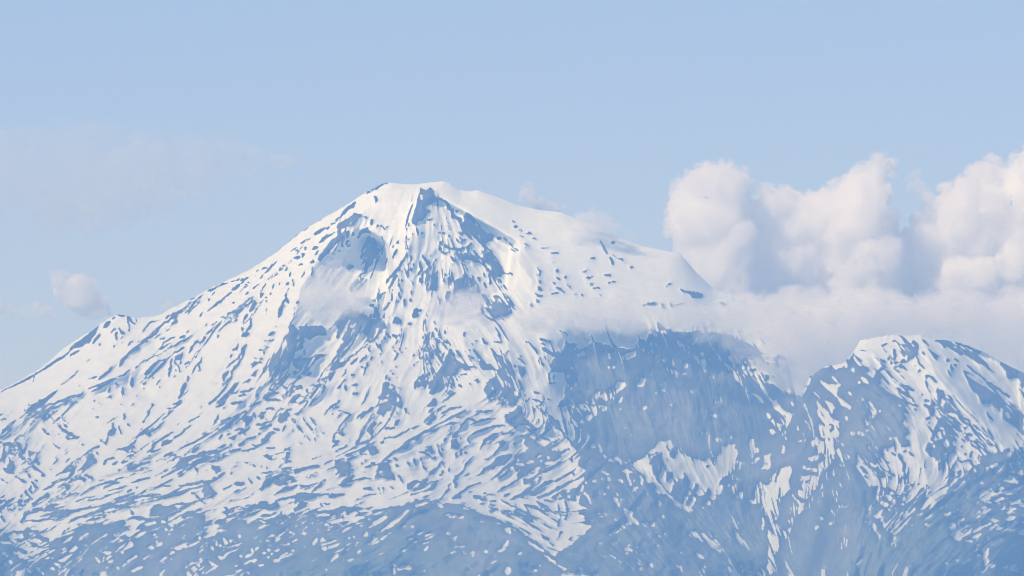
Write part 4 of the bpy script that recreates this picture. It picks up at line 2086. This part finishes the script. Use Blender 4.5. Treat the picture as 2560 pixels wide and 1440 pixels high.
dz = np.maximum((VV - base_s) * SC, -20)
yr = 56000 - 1500 * np.clip((U - 1880) / 260, 0, 1) ** 2 * (3 - 2 * np.clip((U - 1880) / 260, 0, 1))
YY = yr[None, :] - 1.30 * dz - 130 * (1 - np.exp(-np.maximum(dz, 0) / 70))
YY = YY - sample(REL, UU, VV) * (1 - np.exp(-np.maximum((VV - s_mid) * SC, 0) / 55.0))
PX, PY, PZ = at(UU, VV, YY)
FQ = sample(FF, UU, VV); DQ = sample(DD, UU, VV)
# far side of the crest, and the long apron down to the plain
back = [(40, -6), (180, -90), (500, -330), (1200, -900), (2600, -1900), (5200, -3200), (9000, -4300)]
rows = []
for dy, ddz in back[::-1]:
    rows.append((PX[0] * (1 + dy / 56000), PY[0] + dy, np.maximum(PZ[0] + ddz - 0.004 * dy * np.abs(rng.standard_normal(len(U))), -30)))
front = []
for q in (0.03, 0.07, 0.13, 0.21, 0.32, 0.46, 0.62, 0.8, 1.0):
    zf = PZ[-1] * (1 - q) ** 1.35 - 30 * q
    front.append((PX[-1] * (1 - 0.05 * q), PY[-1] - 9000 * q - 200 * np.sin(U / 160.0) * q * (1 - q) * 4, zf + 25 * rng.standard_normal(len(U)) * (1 - q)))
def stack(k, m): return np.vstack([np.array([r[k] for r in rows]), m, np.array([r[k] for r in front])])
TX, TY, TZ = stack(0, PX), stack(1, PY), stack(2, PZ)
NB, NF = len(rows), len(front)
TF = np.vstack([np.full((NB, len(U)), -20.0), FQ, np.full((NF, len(U)), 20.0)])
TD = np.vstack([np.full((NB, len(U)), 0.5), DQ, np.full((NF, len(U)), 1.0)])
TV = np.vstack([np.repeat(VV[:1], NB, 0) - 1, VV, np.repeat(VV[-1:], NF, 0)])
TU = np.broadcast_to(U[None, :], TV.shape)
P = np.stack([TX, TY, TZ], -1)
P[..., 2] = np.maximum(P[..., 2], -30)
du = np.gradient(P, axis=1); dv = np.gradient(P, axis=0)
N = np.cross(dv, du); N /= np.linalg.norm(N, axis=-1, keepdims=True) + 1e-12
N[..., :] *= np.where(N[..., 1:2] > 0, -1, 1) if False else 1
R_, C_ = TX.shape
idx = np.arange(R_ * C_).reshape(R_, C_)
quads = np.stack([idx[:-1, :-1], idx[1:, :-1], idx[1:, 1:], idx[:-1, 1:]], -1).reshape(-1, 4)
fF = 0.25 * (TF[:-1, :-1] + TF[1:, :-1] + TF[1:, 1:] + TF[:-1, 1:])
fU = 0.25 * (TU[:-1, :-1] + TU[1:, :-1] + TU[1:, 1:] + TU[:-1, 1:])
fV = 0.25 * (TV[:-1, :-1] + TV[1:, :-1] + TV[1:, 1:] + TV[:-1, 1:])
Pf, Nf, Ff, Df = P.reshape(-1, 3), N.reshape(-1, 3), TF.reshape(-1), TD.reshape(-1)

def components(mask):
    """4-connected components of a boolean grid: an int label per cell (-1 outside)."""
    h, w_ = mask.shape
    lab = np.where(mask, np.arange(h * w_).reshape(h, w_), -1).astype(np.int64)
    big = h * w_ + 1
    par = np.arange(h * w_)
    a, b = [], []
    m = mask[:, :-1] & mask[:, 1:]; i = np.arange(h * w_).reshape(h, w_)
    a.append(i[:, :-1][m]); b.append(i[:, 1:][m])
    m = mask[:-1] & mask[1:]
    a.append(i[:-1][m]); b.append(i[1:][m])
    a = np.concatenate(a); b = np.concatenate(b)
    while True:
        pa, pb = par[a], par[b]
        lo, hi = np.minimum(pa, pb), np.maximum(pa, pb)
        c = lo != hi
        if not c.any(): break
        np.minimum.at(par, hi[c], lo[c])
        while True:
            pp = par[par]
            if (pp == par).all(): break
            par = pp
    return np.where(mask, par.reshape(h, w_), -1)

def sheet(name, cells, m, parent=None):
    """One mesh object from a flat list of terrain cells, keeping the whole terrain's normals."""
    q = quads[cells]
    uq, inv = np.unique(q, return_inverse=True)
    inv = inv.reshape(-1, 4)
    me = bpy.data.meshes.new(name)
    me.vertices.add(len(uq)); me.vertices.foreach_set('co', Pf[uq].astype(np.float32).ravel())
    me.loops.add(len(inv) * 4); me.loops.foreach_set('vertex_index', inv.astype(np.int32).ravel())
    me.polygons.add(len(inv)); me.polygons.foreach_set('loop_start', np.arange(0, len(inv) * 4, 4, dtype=np.int32))
    me.update(calc_edges=True)
    me.polygons.foreach_set('use_smooth', np.ones(len(inv), bool))
    at_ = me.attributes.new('rockiness', 'FLOAT', 'POINT'); at_.data.foreach_set('value', Ff[uq].astype(np.float32))
    at_ = me.attributes.new('scree', 'FLOAT', 'POINT'); at_.data.foreach_set('value', Df[uq].astype(np.float32))
    me.normals_split_custom_set_from_vertices(Nf[uq].astype(np.float32))
    me.materials.append(m)
    o = bpy.data.objects.new(name, me); col.objects.link(o)
    if parent: o.parent = parent
    return o

# surface: snow or rock by the surveyed rock line
M_TER, t = mat('snow_and_rock')
out = node(t, 'ShaderNodeOutputMaterial'); bs = node(t, 'ShaderNodeBsdfPrincipled'); t.links.new(bs.outputs[0], out.inputs[0])
att = node(t, 'ShaderNodeAttribute', attribute_name='rockiness')
geo = node(t, 'ShaderNodeNewGeometry')
def tex(scale, detail, rough=0.55):
    n = node(t, 'ShaderNodeTexNoise'); n.inputs['Scale'].default_value = scale; n.inputs['Detail'].default_value = detail
    n.inputs['Roughness'].default_value = rough; t.links.new(geo.outputs['Position'], n.inputs['Vector']); return n
def math_(op, a, b=None, c=None):
    n = node(t, 'ShaderNodeMath', operation=op)
    for k, x in enumerate((a, b, c)):
        if x is None: continue
        if isinstance(x, (int, float)): n.inputs[k].default_value = x
        else: t.links.new(x, n.inputs[k])
    return n.outputs[0]
def ramp(v, stops):
    n = node(t, 'ShaderNodeValToRGB'); t.links.new(v, n.inputs[0])
    e = n.color_ramp.elements
    while len(e) < len(stops): e.new(0.5)
    for k, (p, c) in enumerate(stops): e[k].position = p; e[k].color = (*c, 1)
    return n.outputs[0]
edge = tex(0.26, 5, 0.7)                                      # ragged rim a few metres wide
f = math_('ADD', att.outputs['Fac'], math_('MULTIPLY', math_('SUBTRACT', edge.outputs['Fac'], 0.5), 3.0))
rockf = node(t, 'ShaderNodeMapRange'); rockf.inputs[1].default_value = -0.6; rockf.inputs[2].default_value = 0.4
t.links.new(f, rockf.inputs[0])
rockc = ramp(tex(0.012, 6, 0.65).outputs['Fac'], [(0.30, (0.095, 0.10, 0.11)), (0.5, (0.140, 0.150, 0.160)), (0.70, (0.10, 0.140, 0.110))])
patchy = tex(0.0026, 4, 0.6)                             # broad changes of rock and turf
pm = node(t, 'ShaderNodeMix', data_type='RGBA', blend_type='MULTIPLY'); pm.inputs['Factor'].default_value = 1.0
t.links.new(rockc, pm.inputs['A']); t.links.new(ramp(patchy.outputs['Fac'], [(0.36, (0.55, 0.55, 0.58)), (0.5, (1.0, 1.0, 1.0)), (0.64, (1.30, 1.28, 1.26))]), pm.inputs['B'])
sep0 = node(t, 'ShaderNodeSeparateXYZ'); t.links.new(geo.outputs['Position'], sep0.inputs[0])
low = node(t, 'ShaderNodeMapRange'); low.inputs[1].default_value = 2650; low.inputs[2].default_value = 2100; t.links.new(sep0.outputs['Z'], low.inputs[0])
turf = node(t, 'ShaderNodeMix', data_type='RGBA')
t.links.new(math_('MULTIPLY', low.outputs[0], ramp(tex(0.0018, 5, 0.6).outputs['Fac'], [(0.42, (0, 0, 0)), (0.56, (0.6, 0.6, 0.6))])), turf.inputs['Factor'])
t.links.new(pm.outputs['Result'], turf.inputs['A']); turf.inputs['B'].default_value = (0.100, 0.138, 0.100, 1)
rockc = turf.outputs['Result']
scree = node(t, 'ShaderNodeAttribute', attribute_name='scree')
rk = node(t, 'ShaderNodeMix', data_type='RGBA'); t.links.new(scree.outputs['Fac'], rk.inputs['Factor'])
rk.inputs['A'].default_value = (0.016, 0.015, 0.015, 1); t.links.new(rockc, rk.inputs['B'])
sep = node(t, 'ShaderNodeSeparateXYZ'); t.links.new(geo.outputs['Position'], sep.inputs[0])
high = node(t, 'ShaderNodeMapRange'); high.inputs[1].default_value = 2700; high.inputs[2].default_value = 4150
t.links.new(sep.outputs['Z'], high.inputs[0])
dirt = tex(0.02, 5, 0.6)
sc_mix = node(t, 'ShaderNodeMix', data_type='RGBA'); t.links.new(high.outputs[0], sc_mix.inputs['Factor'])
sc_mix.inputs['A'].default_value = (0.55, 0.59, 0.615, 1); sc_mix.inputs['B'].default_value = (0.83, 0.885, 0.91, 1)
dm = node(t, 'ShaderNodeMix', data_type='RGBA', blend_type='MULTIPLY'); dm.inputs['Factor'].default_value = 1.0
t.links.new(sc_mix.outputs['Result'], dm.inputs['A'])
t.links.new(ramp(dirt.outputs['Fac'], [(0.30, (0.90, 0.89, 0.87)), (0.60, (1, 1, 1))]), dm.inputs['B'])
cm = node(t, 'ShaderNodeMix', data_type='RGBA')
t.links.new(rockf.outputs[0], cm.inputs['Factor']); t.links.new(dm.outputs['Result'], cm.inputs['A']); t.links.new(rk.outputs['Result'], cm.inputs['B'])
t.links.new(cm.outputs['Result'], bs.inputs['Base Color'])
bs.inputs['Roughness'].default_value = 0.85; bs.inputs['Specular IOR Level'].default_value = 0.15
bump = node(t, 'ShaderNodeBump'); bump.inputs['Strength'].default_value = 0.5; bump.inputs['Distance'].default_value = 3.0
t.links.new(tex(0.09, 6, 0.65).outputs['Fac'], bump.inputs['Height']); t.links.new(bump.outputs[0], bs.inputs['Normal'])

# which stretch of land each cell belongs to
def inside(pts): return poly_sdf(fU, fV, np.array(pts, float)) > 0
land = np.zeros(fU.shape, np.int8)
land[inside([(1996,700),(1996,1010),(2040,1090),(2080,1200),(2010,1330),(1960,1460),(1900,1700),(1900,4000),(9000,4000),(9000,700)])] = 1
land[inside([(985,1284),(1030,1268),(1065,1260),(1110,1272),(1250,1308),(1330,1352),(1390,1388),(1460,1450),(1600,1700),(1600,4000),(500,4000),(700,1700),(850,1430),(930,1340)])] = 2
names = [('mountain', 'broad snow-covered volcano with a flat-topped summit filling the left and middle', 'mountain'),
         ('side_peak', 'lower snow-streaked rocky peak to the right, under the cloud bank', 'mountain peak'),
         ('foothill', 'dark snow-flecked rounded slope at the foot of the big mountain', 'hill')]
flatF = fF.ravel(); flatL = land.ravel()
fu, fv = fU.ravel(), fV.ravel()
view = (fu > -10) & (fu < 2570) & (fv < 1450)
MAXP = (300, 90, 60)
for li, (nm, lb, ct) in enumerate(names):
    mine = land == li
    lr = components(mine & (fF > 0)).ravel(); ls = components(mine & (fF <= 0)).ravel()
    body_of = {}
    parts = []
    for lab, kind in ((lr, 'rock'), (ls, 'snow')):
        ok = lab >= 0
        u_, inv, cnt = np.unique(lab[ok], return_inverse=True, return_counts=True)
        cells = np.nonzero(ok)[0]; order = np.argsort(inv, kind='stable'); cells = cells[order]
        ends = np.cumsum(cnt)
        for k in range(len(u_)):
            parts.append((cnt[k], kind, cells[ends[k] - cnt[k]:ends[k]]))
    parts.sort(key=lambda p: -p[0])
    body = parts[0]
    root = sheet(nm, body[2], M_TER)
    tag(root, lb, ct, None, 'structure')
    left_over = {'rock': [], 'snow': []}; made = {'rock': 0, 'snow': 0}
    for n, kind, cells in parts[1:]:
        ext = max(np.ptp(fu[cells]), np.ptp(fv[cells])) if n < 4000 else 99
        if made[kind] < MAXP[li] and ext >= 9 and n >= 12 and view[cells].any():
            made[kind] += 1
            big = n > 2500
            sheet(('rocky_slope' if kind == 'rock' else 'snowfield') if big else ('rock_outcrop' if kind == 'rock' else 'snow_patch'), cells, M_TER, root)
        else: left_over[kind].append(cells)
    for kind, name in (('rock', 'rock_rubble'), ('snow', 'scattered_snow')):
        if left_over[kind]:
            o = sheet(name, np.concatenate(left_over[kind]), M_TER, root); o['kind'] = 'stuff'
    print(nm, made, [len(left_over[k]) for k in left_over])

# the plain in front, out to the horizon
M_PL, t = mat('dry_plain')
out = node(t, 'ShaderNodeOutputMaterial'); bs = node(t, 'ShaderNodeBsdfPrincipled'); t.links.new(bs.outputs[0], out.inputs[0])
geo = node(t, 'ShaderNodeNewGeometry')
t.links.new(ramp(tex(0.0008, 8, 0.6).outputs['Fac'], [(0.35, (0.09, 0.10, 0.05)), (0.5, (0.16, 0.14, 0.09)), (0.65, (0.07, 0.09, 0.04))]), bs.inputs['Base Color'])
bs.inputs['Roughness'].default_value = 0.95
n = 40
xs = np.linspace(-110000, 110000, n); ys = np.linspace(-20000, 180000, n)
me = bpy.data.meshes.new('plain')
me.from_pydata([(x, y, 0.0) for y in ys for x in xs], [], [(j * n + i, j * n + i + 1, (j + 1) * n + i + 1, (j + 1) * n + i) for j in range(n - 1) for i in range(n - 1)])
me.materials.append(M_PL)
o = bpy.data.objects.new('plain', me); col.objects.link(o)
tag(o, 'flat dry plain stretching from the viewer to the foot of the mountain', 'plain', None, 'structure')
# ------------------------------------------------------------------ the air
M_HZ, t = mat('haze')
out = node(t, 'ShaderNodeOutputMaterial'); pv = node(t, 'ShaderNodeVolumePrincipled'); t.links.new(pv.outputs[0], out.inputs['Volume'])
pv.inputs['Color'].default_value = (0.21, 0.475, 1.0, 1); pv.inputs['Absorption Color'].default_value = (1, 1, 1, 1)
pv.inputs['Density'].default_value = 2.75e-5; pv.inputs['Anisotropy'].default_value = 0.0
HAZE_TOP = 4760
me = bpy.data.meshes.new('haze'); bm = bmesh.new(); bmesh.ops.create_cube(bm, size=1)
for v in bm.verts: v.co = (v.co.x * 240000, 80000 + v.co.y * 210000, -31 + (v.co.z + .5) * (HAZE_TOP + 31))
bm.to_mesh(me); me.materials.append(M_HZ)
o = bpy.data.objects.new('haze', me); col.objects.link(o)
tag(o, 'pale blue haze in the air over the plain and mountain', 'haze', None, 'stuff')
# ------------------------------------------------------------------ clouds: each one a body of droplets with its own billows
def cloud_mat(name, dens, thresh, scale, gain=1.0):
    m, t = mat(name)
    out = node(t, 'ShaderNodeOutputMaterial')
    tc = node(t, 'ShaderNodeNewGeometry')
    n1 = node(t, 'ShaderNodeTexNoise'); n1.inputs['Scale'].default_value = scale; n1.inputs['Detail'].default_value = 5; n1.inputs['Roughness'].default_value = 0.6
    t.links.new(tc.outputs['Position'], n1.inputs['Vector'])
    mr = node(t, 'ShaderNodeMapRange'); mr.inputs[1].default_value = thresh; mr.inputs[2].default_value = thresh + 0.22
    mr.inputs[3].default_value = 0.0; mr.inputs[4].default_value = dens
    t.links.new(n1.outputs['Fac'], mr.inputs[0])
    pv = node(t, 'ShaderNodeVolumePrincipled'); pv.inputs['Color'].default_value = (1, 1, 1, 1); pv.inputs['Anisotropy'].default_value = 0.0
    pv.inputs['Absorption Color'].default_value = (1, 1, 1, 1)
    t.links.new(mr.outputs[0], pv.inputs['Density'])
    t.links.new(pv.outputs[0], out.inputs['Volume'])
    # the outermost wisps of the cloud: a very thin, uneven veil
    tr = node(t, 'ShaderNodeBsdfTransparent'); tl = node(t, 'ShaderNodeBsdfDiffuse'); tl.inputs['Color'].default_value = (0.9, 0.9, 0.9, 1)
    mx = node(t, 'ShaderNodeMixShader')
    m2 = node(t, 'ShaderNodeMapRange'); m2.inputs[1].default_value = thresh; m2.inputs[2].default_value = thresh + 0.4
    m2.inputs[3].default_value = 0.0; m2.inputs[4].default_value = 0.06
    t.links.new(n1.outputs['Fac'], m2.inputs[0]); t.links.new(m2.outputs[0], mx.inputs['Fac'])
    t.links.new(tr.outputs[0], mx.inputs[1]); t.links.new(tl.outputs[0], mx.inputs[2]); t.links.new(mx.outputs[0], out.inputs['Surface'])
    return m

bil = bpy.data.textures.new('billow', 'CLOUDS'); bil.noise_scale = 90; bil.noise_depth = 3
bil2 = bpy.data.textures.new('wisp', 'CLOUDS'); bil2.noise_scale = 30; bil2.noise_depth = 3

bil3 = bpy.data.textures.new('curl', 'CLOUDS'); bil3.noise_scale = 14; bil3.noise_depth = 2

def cloud(outline, dist, depth, m, label, rmin=8, rmax=55, count=160, vox=7.0, disp=52.0, group='clouds round the mountain', seed=1):
    r = np.random.default_rng(seed)
    pts = np.array(outline, float)
    lo, hi = pts.min(0), pts.max(0)
    bm = bmesh.new(); done = 0; tries = 0
    while done < count and tries < 40000:
        tries += 1
        p = lo + (hi - lo) * r.random(2)
        d = float(poly_sdf(np.array([[p[0]]]), np.array([[p[1]]]), pts)[0, 0])
        if d < rmin * 0.6: continue
        rad = min(d * 0.95, rmax) * (0.75 + 0.25 * r.random())
        if d < rmax * 0.5 and r.random() > 0.9: continue
        room = min(d / rmax, 1.0)
        y = dist + depth * 0.5 * (2 * r.random() - 1) * (0.25 + 0.75 * room)
        x, yy, z = (float(q) for q in at(p[0], p[1], y))
        R = rad * y / FPX
        g = bmesh.ops.create_icosphere(bm, subdivisions=2, radius=R)
        for v in g['verts']: v.co += Vector((x, yy, z))
        done += 1
    # small knobs all along the rim
    per = np.vstack([pts, pts[:1]]); seg = np.hypot(*np.diff(per, axis=0).T)
    for k in range(len(pts)):
        for q in range(int(seg[k] / (rmax * 0.30)) + 1):
            f_ = r.random(); p = per[k] * (1 - f_) + per[k + 1] * f_
            rad = max(rmax * (0.12 + 0.30 * r.random() ** 2), 1.5 * vox * FPX / dist)
            nrm = np.array([-(per[k + 1] - per[k])[1], (per[k + 1] - per[k])[0]]) / max(seg[k], 1e-6)
            tst = p + nrm * 2
            if float(poly_sdf(np.array([[tst[0]]]), np.array([[tst[1]]]), pts)[0, 0]) < 0: nrm = -nrm
            p = p + nrm * rad * (0.15 + 0.75 * r.random())
            y = dist + depth * 0.16 * r.normal()
            x, yy, z = (float(a_) for a_ in at(p[0], p[1], y))
            g = bmesh.ops.create_icosphere(bm, subdivisions=2, radius=rad * y / FPX)
            for v in g['verts']: v.co += Vector((x, yy, z))
    c = sum((v.co for v in bm.verts), Vector()) / len(bm.verts)
    for v in bm.verts: v.co -= c
    me = bpy.data.meshes.new('cloud'); bm.to_mesh(me); bm.free(); me.materials.append(m)
    o = bpy.data.objects.new('cloud', me); col.objects.link(o); o.location = c
    rm = o.modifiers.new('union', 'REMESH'); rm.mode = 'VOXEL'; rm.voxel_size = vox
    dp = o.modifiers.new('billow', 'DISPLACE'); dp.texture = bil; dp.texture_coords = 'GLOBAL'; dp.strength = disp; dp.mid_level = 0.5
    dp = o.modifiers.new('wisps', 'DISPLACE'); dp.texture = bil2; dp.texture_coords = 'GLOBAL'; dp.strength = disp * 0.65; dp.mid_level = 0.5
    dp = o.modifiers.new('curls', 'DISPLACE'); dp.texture = bil3; dp.texture_coords = 'GLOBAL'; dp.strength = disp * 0.4; dp.mid_level = 0.5
    tag(o, label, 'cloud', group)
    return o

def ground_y(u, v):
    """Distance of the mountain's own surface on that sight."""
    c = int(np.argmin(np.abs(U - u))); r_ = int(np.argmin(np.abs(VV[:, c] - v)))
    return float(PY[r_, c])

THICK = cloud_mat('cloud_thick', 0.020, 0.34, 0.0095)
SOFT = cloud_mat('cloud_soft', 0.009, 0.36, 0.0065)
THIN = cloud_mat('cloud_thin', 0.007, 0.38, 0.009)
VEIL = cloud_mat('cloud_veil', 0.0010, 0.36, 0.0016)
cloud([(1690,640),(1662,570),(1668,500),(1690,450),(1720,422),(1765,403),(1812,403),(1852,414),(1878,445),(1888,490),(1880,540),(1905,600),(1915,690),(1920,800),(1860,850),(1800,830),(1760,770),(1720,700)],
      56600, 420, THICK, 'tall rounded cumulus tower rising just behind the right shoulder of the summit snow', seed=11, count=260)
cloud([(1860,560),(1885,480),(1930,458),(1990,468),(2040,488),(2100,452),(2150,408),(2195,383),(2235,398),(2244,450),(2222,500),(2255,540),(2280,620),(2290,730),(2250,820),(2100,850),(1960,860),(1860,800),(1850,660)],
      56900, 520, THICK, 'wide cumulus with a leaning white top between the other two cloud towers', seed=12, count=340)
cloud([(2130,740),(2150,650),(2210,600),(2268,562),(2330,485),(2400,438),(2445,402),(2480,386),(2515,408),(2560,362),(2640,350),(2760,420),(2760,800),(2600,820),(2400,810),(2240,820)],
      57200, 600, THICK, 'largest cumulus, running off the right edge of the sky', seed=13, count=340)
cloud([(1720,760),(1800,735),(1880,742),(1960,715),(2080,735),(2180,712),(2290,735),(2400,720),(2500,745),(2620,720),(2800,730),(2800,870),(2600,850),(2520,862),(2440,830),(2360,836),(2300,820),(2240,832),(2160,846),(2130,880),(2060,890),(2010,940),(1960,915),(1900,870),(1840,858),(1780,828),(1700,812)],
      55900, 420, SOFT, 'flat grey-blue cloud base spreading behind the lower peak', seed=14, count=380, rmax=60)
cloud([(1222,822),(1255,792),(1300,780),(1335,752),(1400,750),(1440,732),(1500,742),(1560,736),(1620,758),(1700,752),(1760,768),(1800,760),(1870,795),(1850,835),(1780,818),(1720,832),(1640,818),(1580,846),(1520,828),(1470,836),(1400,816),(1340,832),(1280,824)],
      ground_y(1520, 800) - 170, 240, cloud_mat('cloud_band', 0.0062, 0.37, 0.0065), 'long grey cloud band lying across the mountain face above the dark cliffs', seed=15, count=300, rmax=44)
cloud([(122,700),(136,672),(152,668),(172,690),(205,680),(240,705),(262,740),(285,785),(255,800),(200,792),(160,760),(135,735)],
      57000, 160, THICK, 'small lone puff of cloud above the left ridge', rmax=36, count=110, seed=16, disp=30)
cloud([(-90,715),(-10,730),(20,748),(38,770),(30,792),(-90,795)], 57400, 150, SOFT, 'faint low cloud cut off at the far left end of the sky', rmax=30, count=60, seed=17)
cloud([(45,775),(75,752),(105,750),(130,772),(150,795),(60,800)], 57300, 120, SOFT, 'faint scrap of cloud left of the lone puff', rmax=22, count=50, seed=18)
cloud([(1298,500),(1302,462),(1330,452),(1345,490),(1380,500),(1418,518),(1412,530),(1340,528)], 56700, 120, THICK, 'thin upright wisp behind the snow crest right of the summit', rmax=18, count=60, seed=19, vox=6, disp=22)
cloud([(1375,610),(1420,560),(1445,530),(1480,518),(1520,530),(1555,560),(1600,575),(1590,598),(1540,600),(1500,590),(1450,620),(1400,640)], ground_y(1480, 585) - 70, 160, THIN, 'thin veil of cloud hanging on the right snow crest', rmax=30, count=80, seed=20, vox=7, disp=24)
cloud([(742,790),(755,720),(795,685),(825,655),(850,650),(870,680),(915,700),(925,740),(900,790),(860,805),(830,825),(770,822)], ground_y(830, 740) - 120, 130, SOFT, 'cloud patch hanging in the shaded bowl left of the central snow gully', rmax=36, count=110, seed=21, vox=7, disp=26)
cloud([(1060,760),(1100,745),(1140,728),(1190,716),(1215,742),(1210,780),(1250,815),(1275,850),(1210,860),(1130,845),(1090,805)], ground_y(1160, 790) - 110, 130, SOFT, 'ragged cloud patch in front of the middle of the mountain face', rmax=30, count=110, seed=22, vox=7, disp=26)
cloud([(392,782),(402,762),(422,748),(442,758),(432,776)], 57000, 70, THIN, 'tiny wisp of cloud behind the left ridge', rmax=14, count=30, seed=23, vox=6, disp=16)
cloud([(2500,905),(2535,880),(2570,868),(2700,880),(2700,990),(2600,960),(2550,925)], 56500, 160, SOFT, 'low cloud behind the right slope of the lower peak', rmax=28, count=60, seed=24)
cloud([(-300,420),(-60,330),(150,300),(420,330),(640,360),(760,410),(560,470),(330,560),(100,600),(-120,620),(-300,560)], 73000, 900, VEIL, 'very thin milky veil high in the left half of the sky', rmin=20, rmax=70, count=160, seed=25, vox=40, disp=90)
cloud([(1890,850),(1950,780),(2100,745),(2300,735),(2500,742),(2760,720),(2760,1010),(2620,985),(2520,930),(2300,890),(2120,940),(2000,1020),(1945,980)],
      55750, 500, cloud_mat('cloud_mist', 0.0032, 0.30, 0.004), 'pale mist filling the saddle and hanging behind the lower peak', seed=26, count=200, rmax=70, disp=60)
cloud([(1700,775),(1780,765),(1860,745),(1980,760),(2080,800),(2125,880),(2040,925),(1998,1015),(1950,965),(1890,925),(1815,880),(1740,845)],
      ground_y(1965, 960) - 160, 200, cloud_mat('cloud_curtain', 0.0045, 0.36, 0.006), 'curtain of mist hanging over the snow where the big shoulder drops to the saddle', seed=27, count=140, rmax=45, disp=50)
cloud([(2256,452),(2272,426),(2305,416),(2302,446),(2330,470),(2345,500),(2310,505),(2285,480),(2266,478)], 57000, 110, SOFT, 'small shred of cloud floating in the blue gap between two cloud towers', seed=28, count=40, rmax=18, vox=6, disp=22)
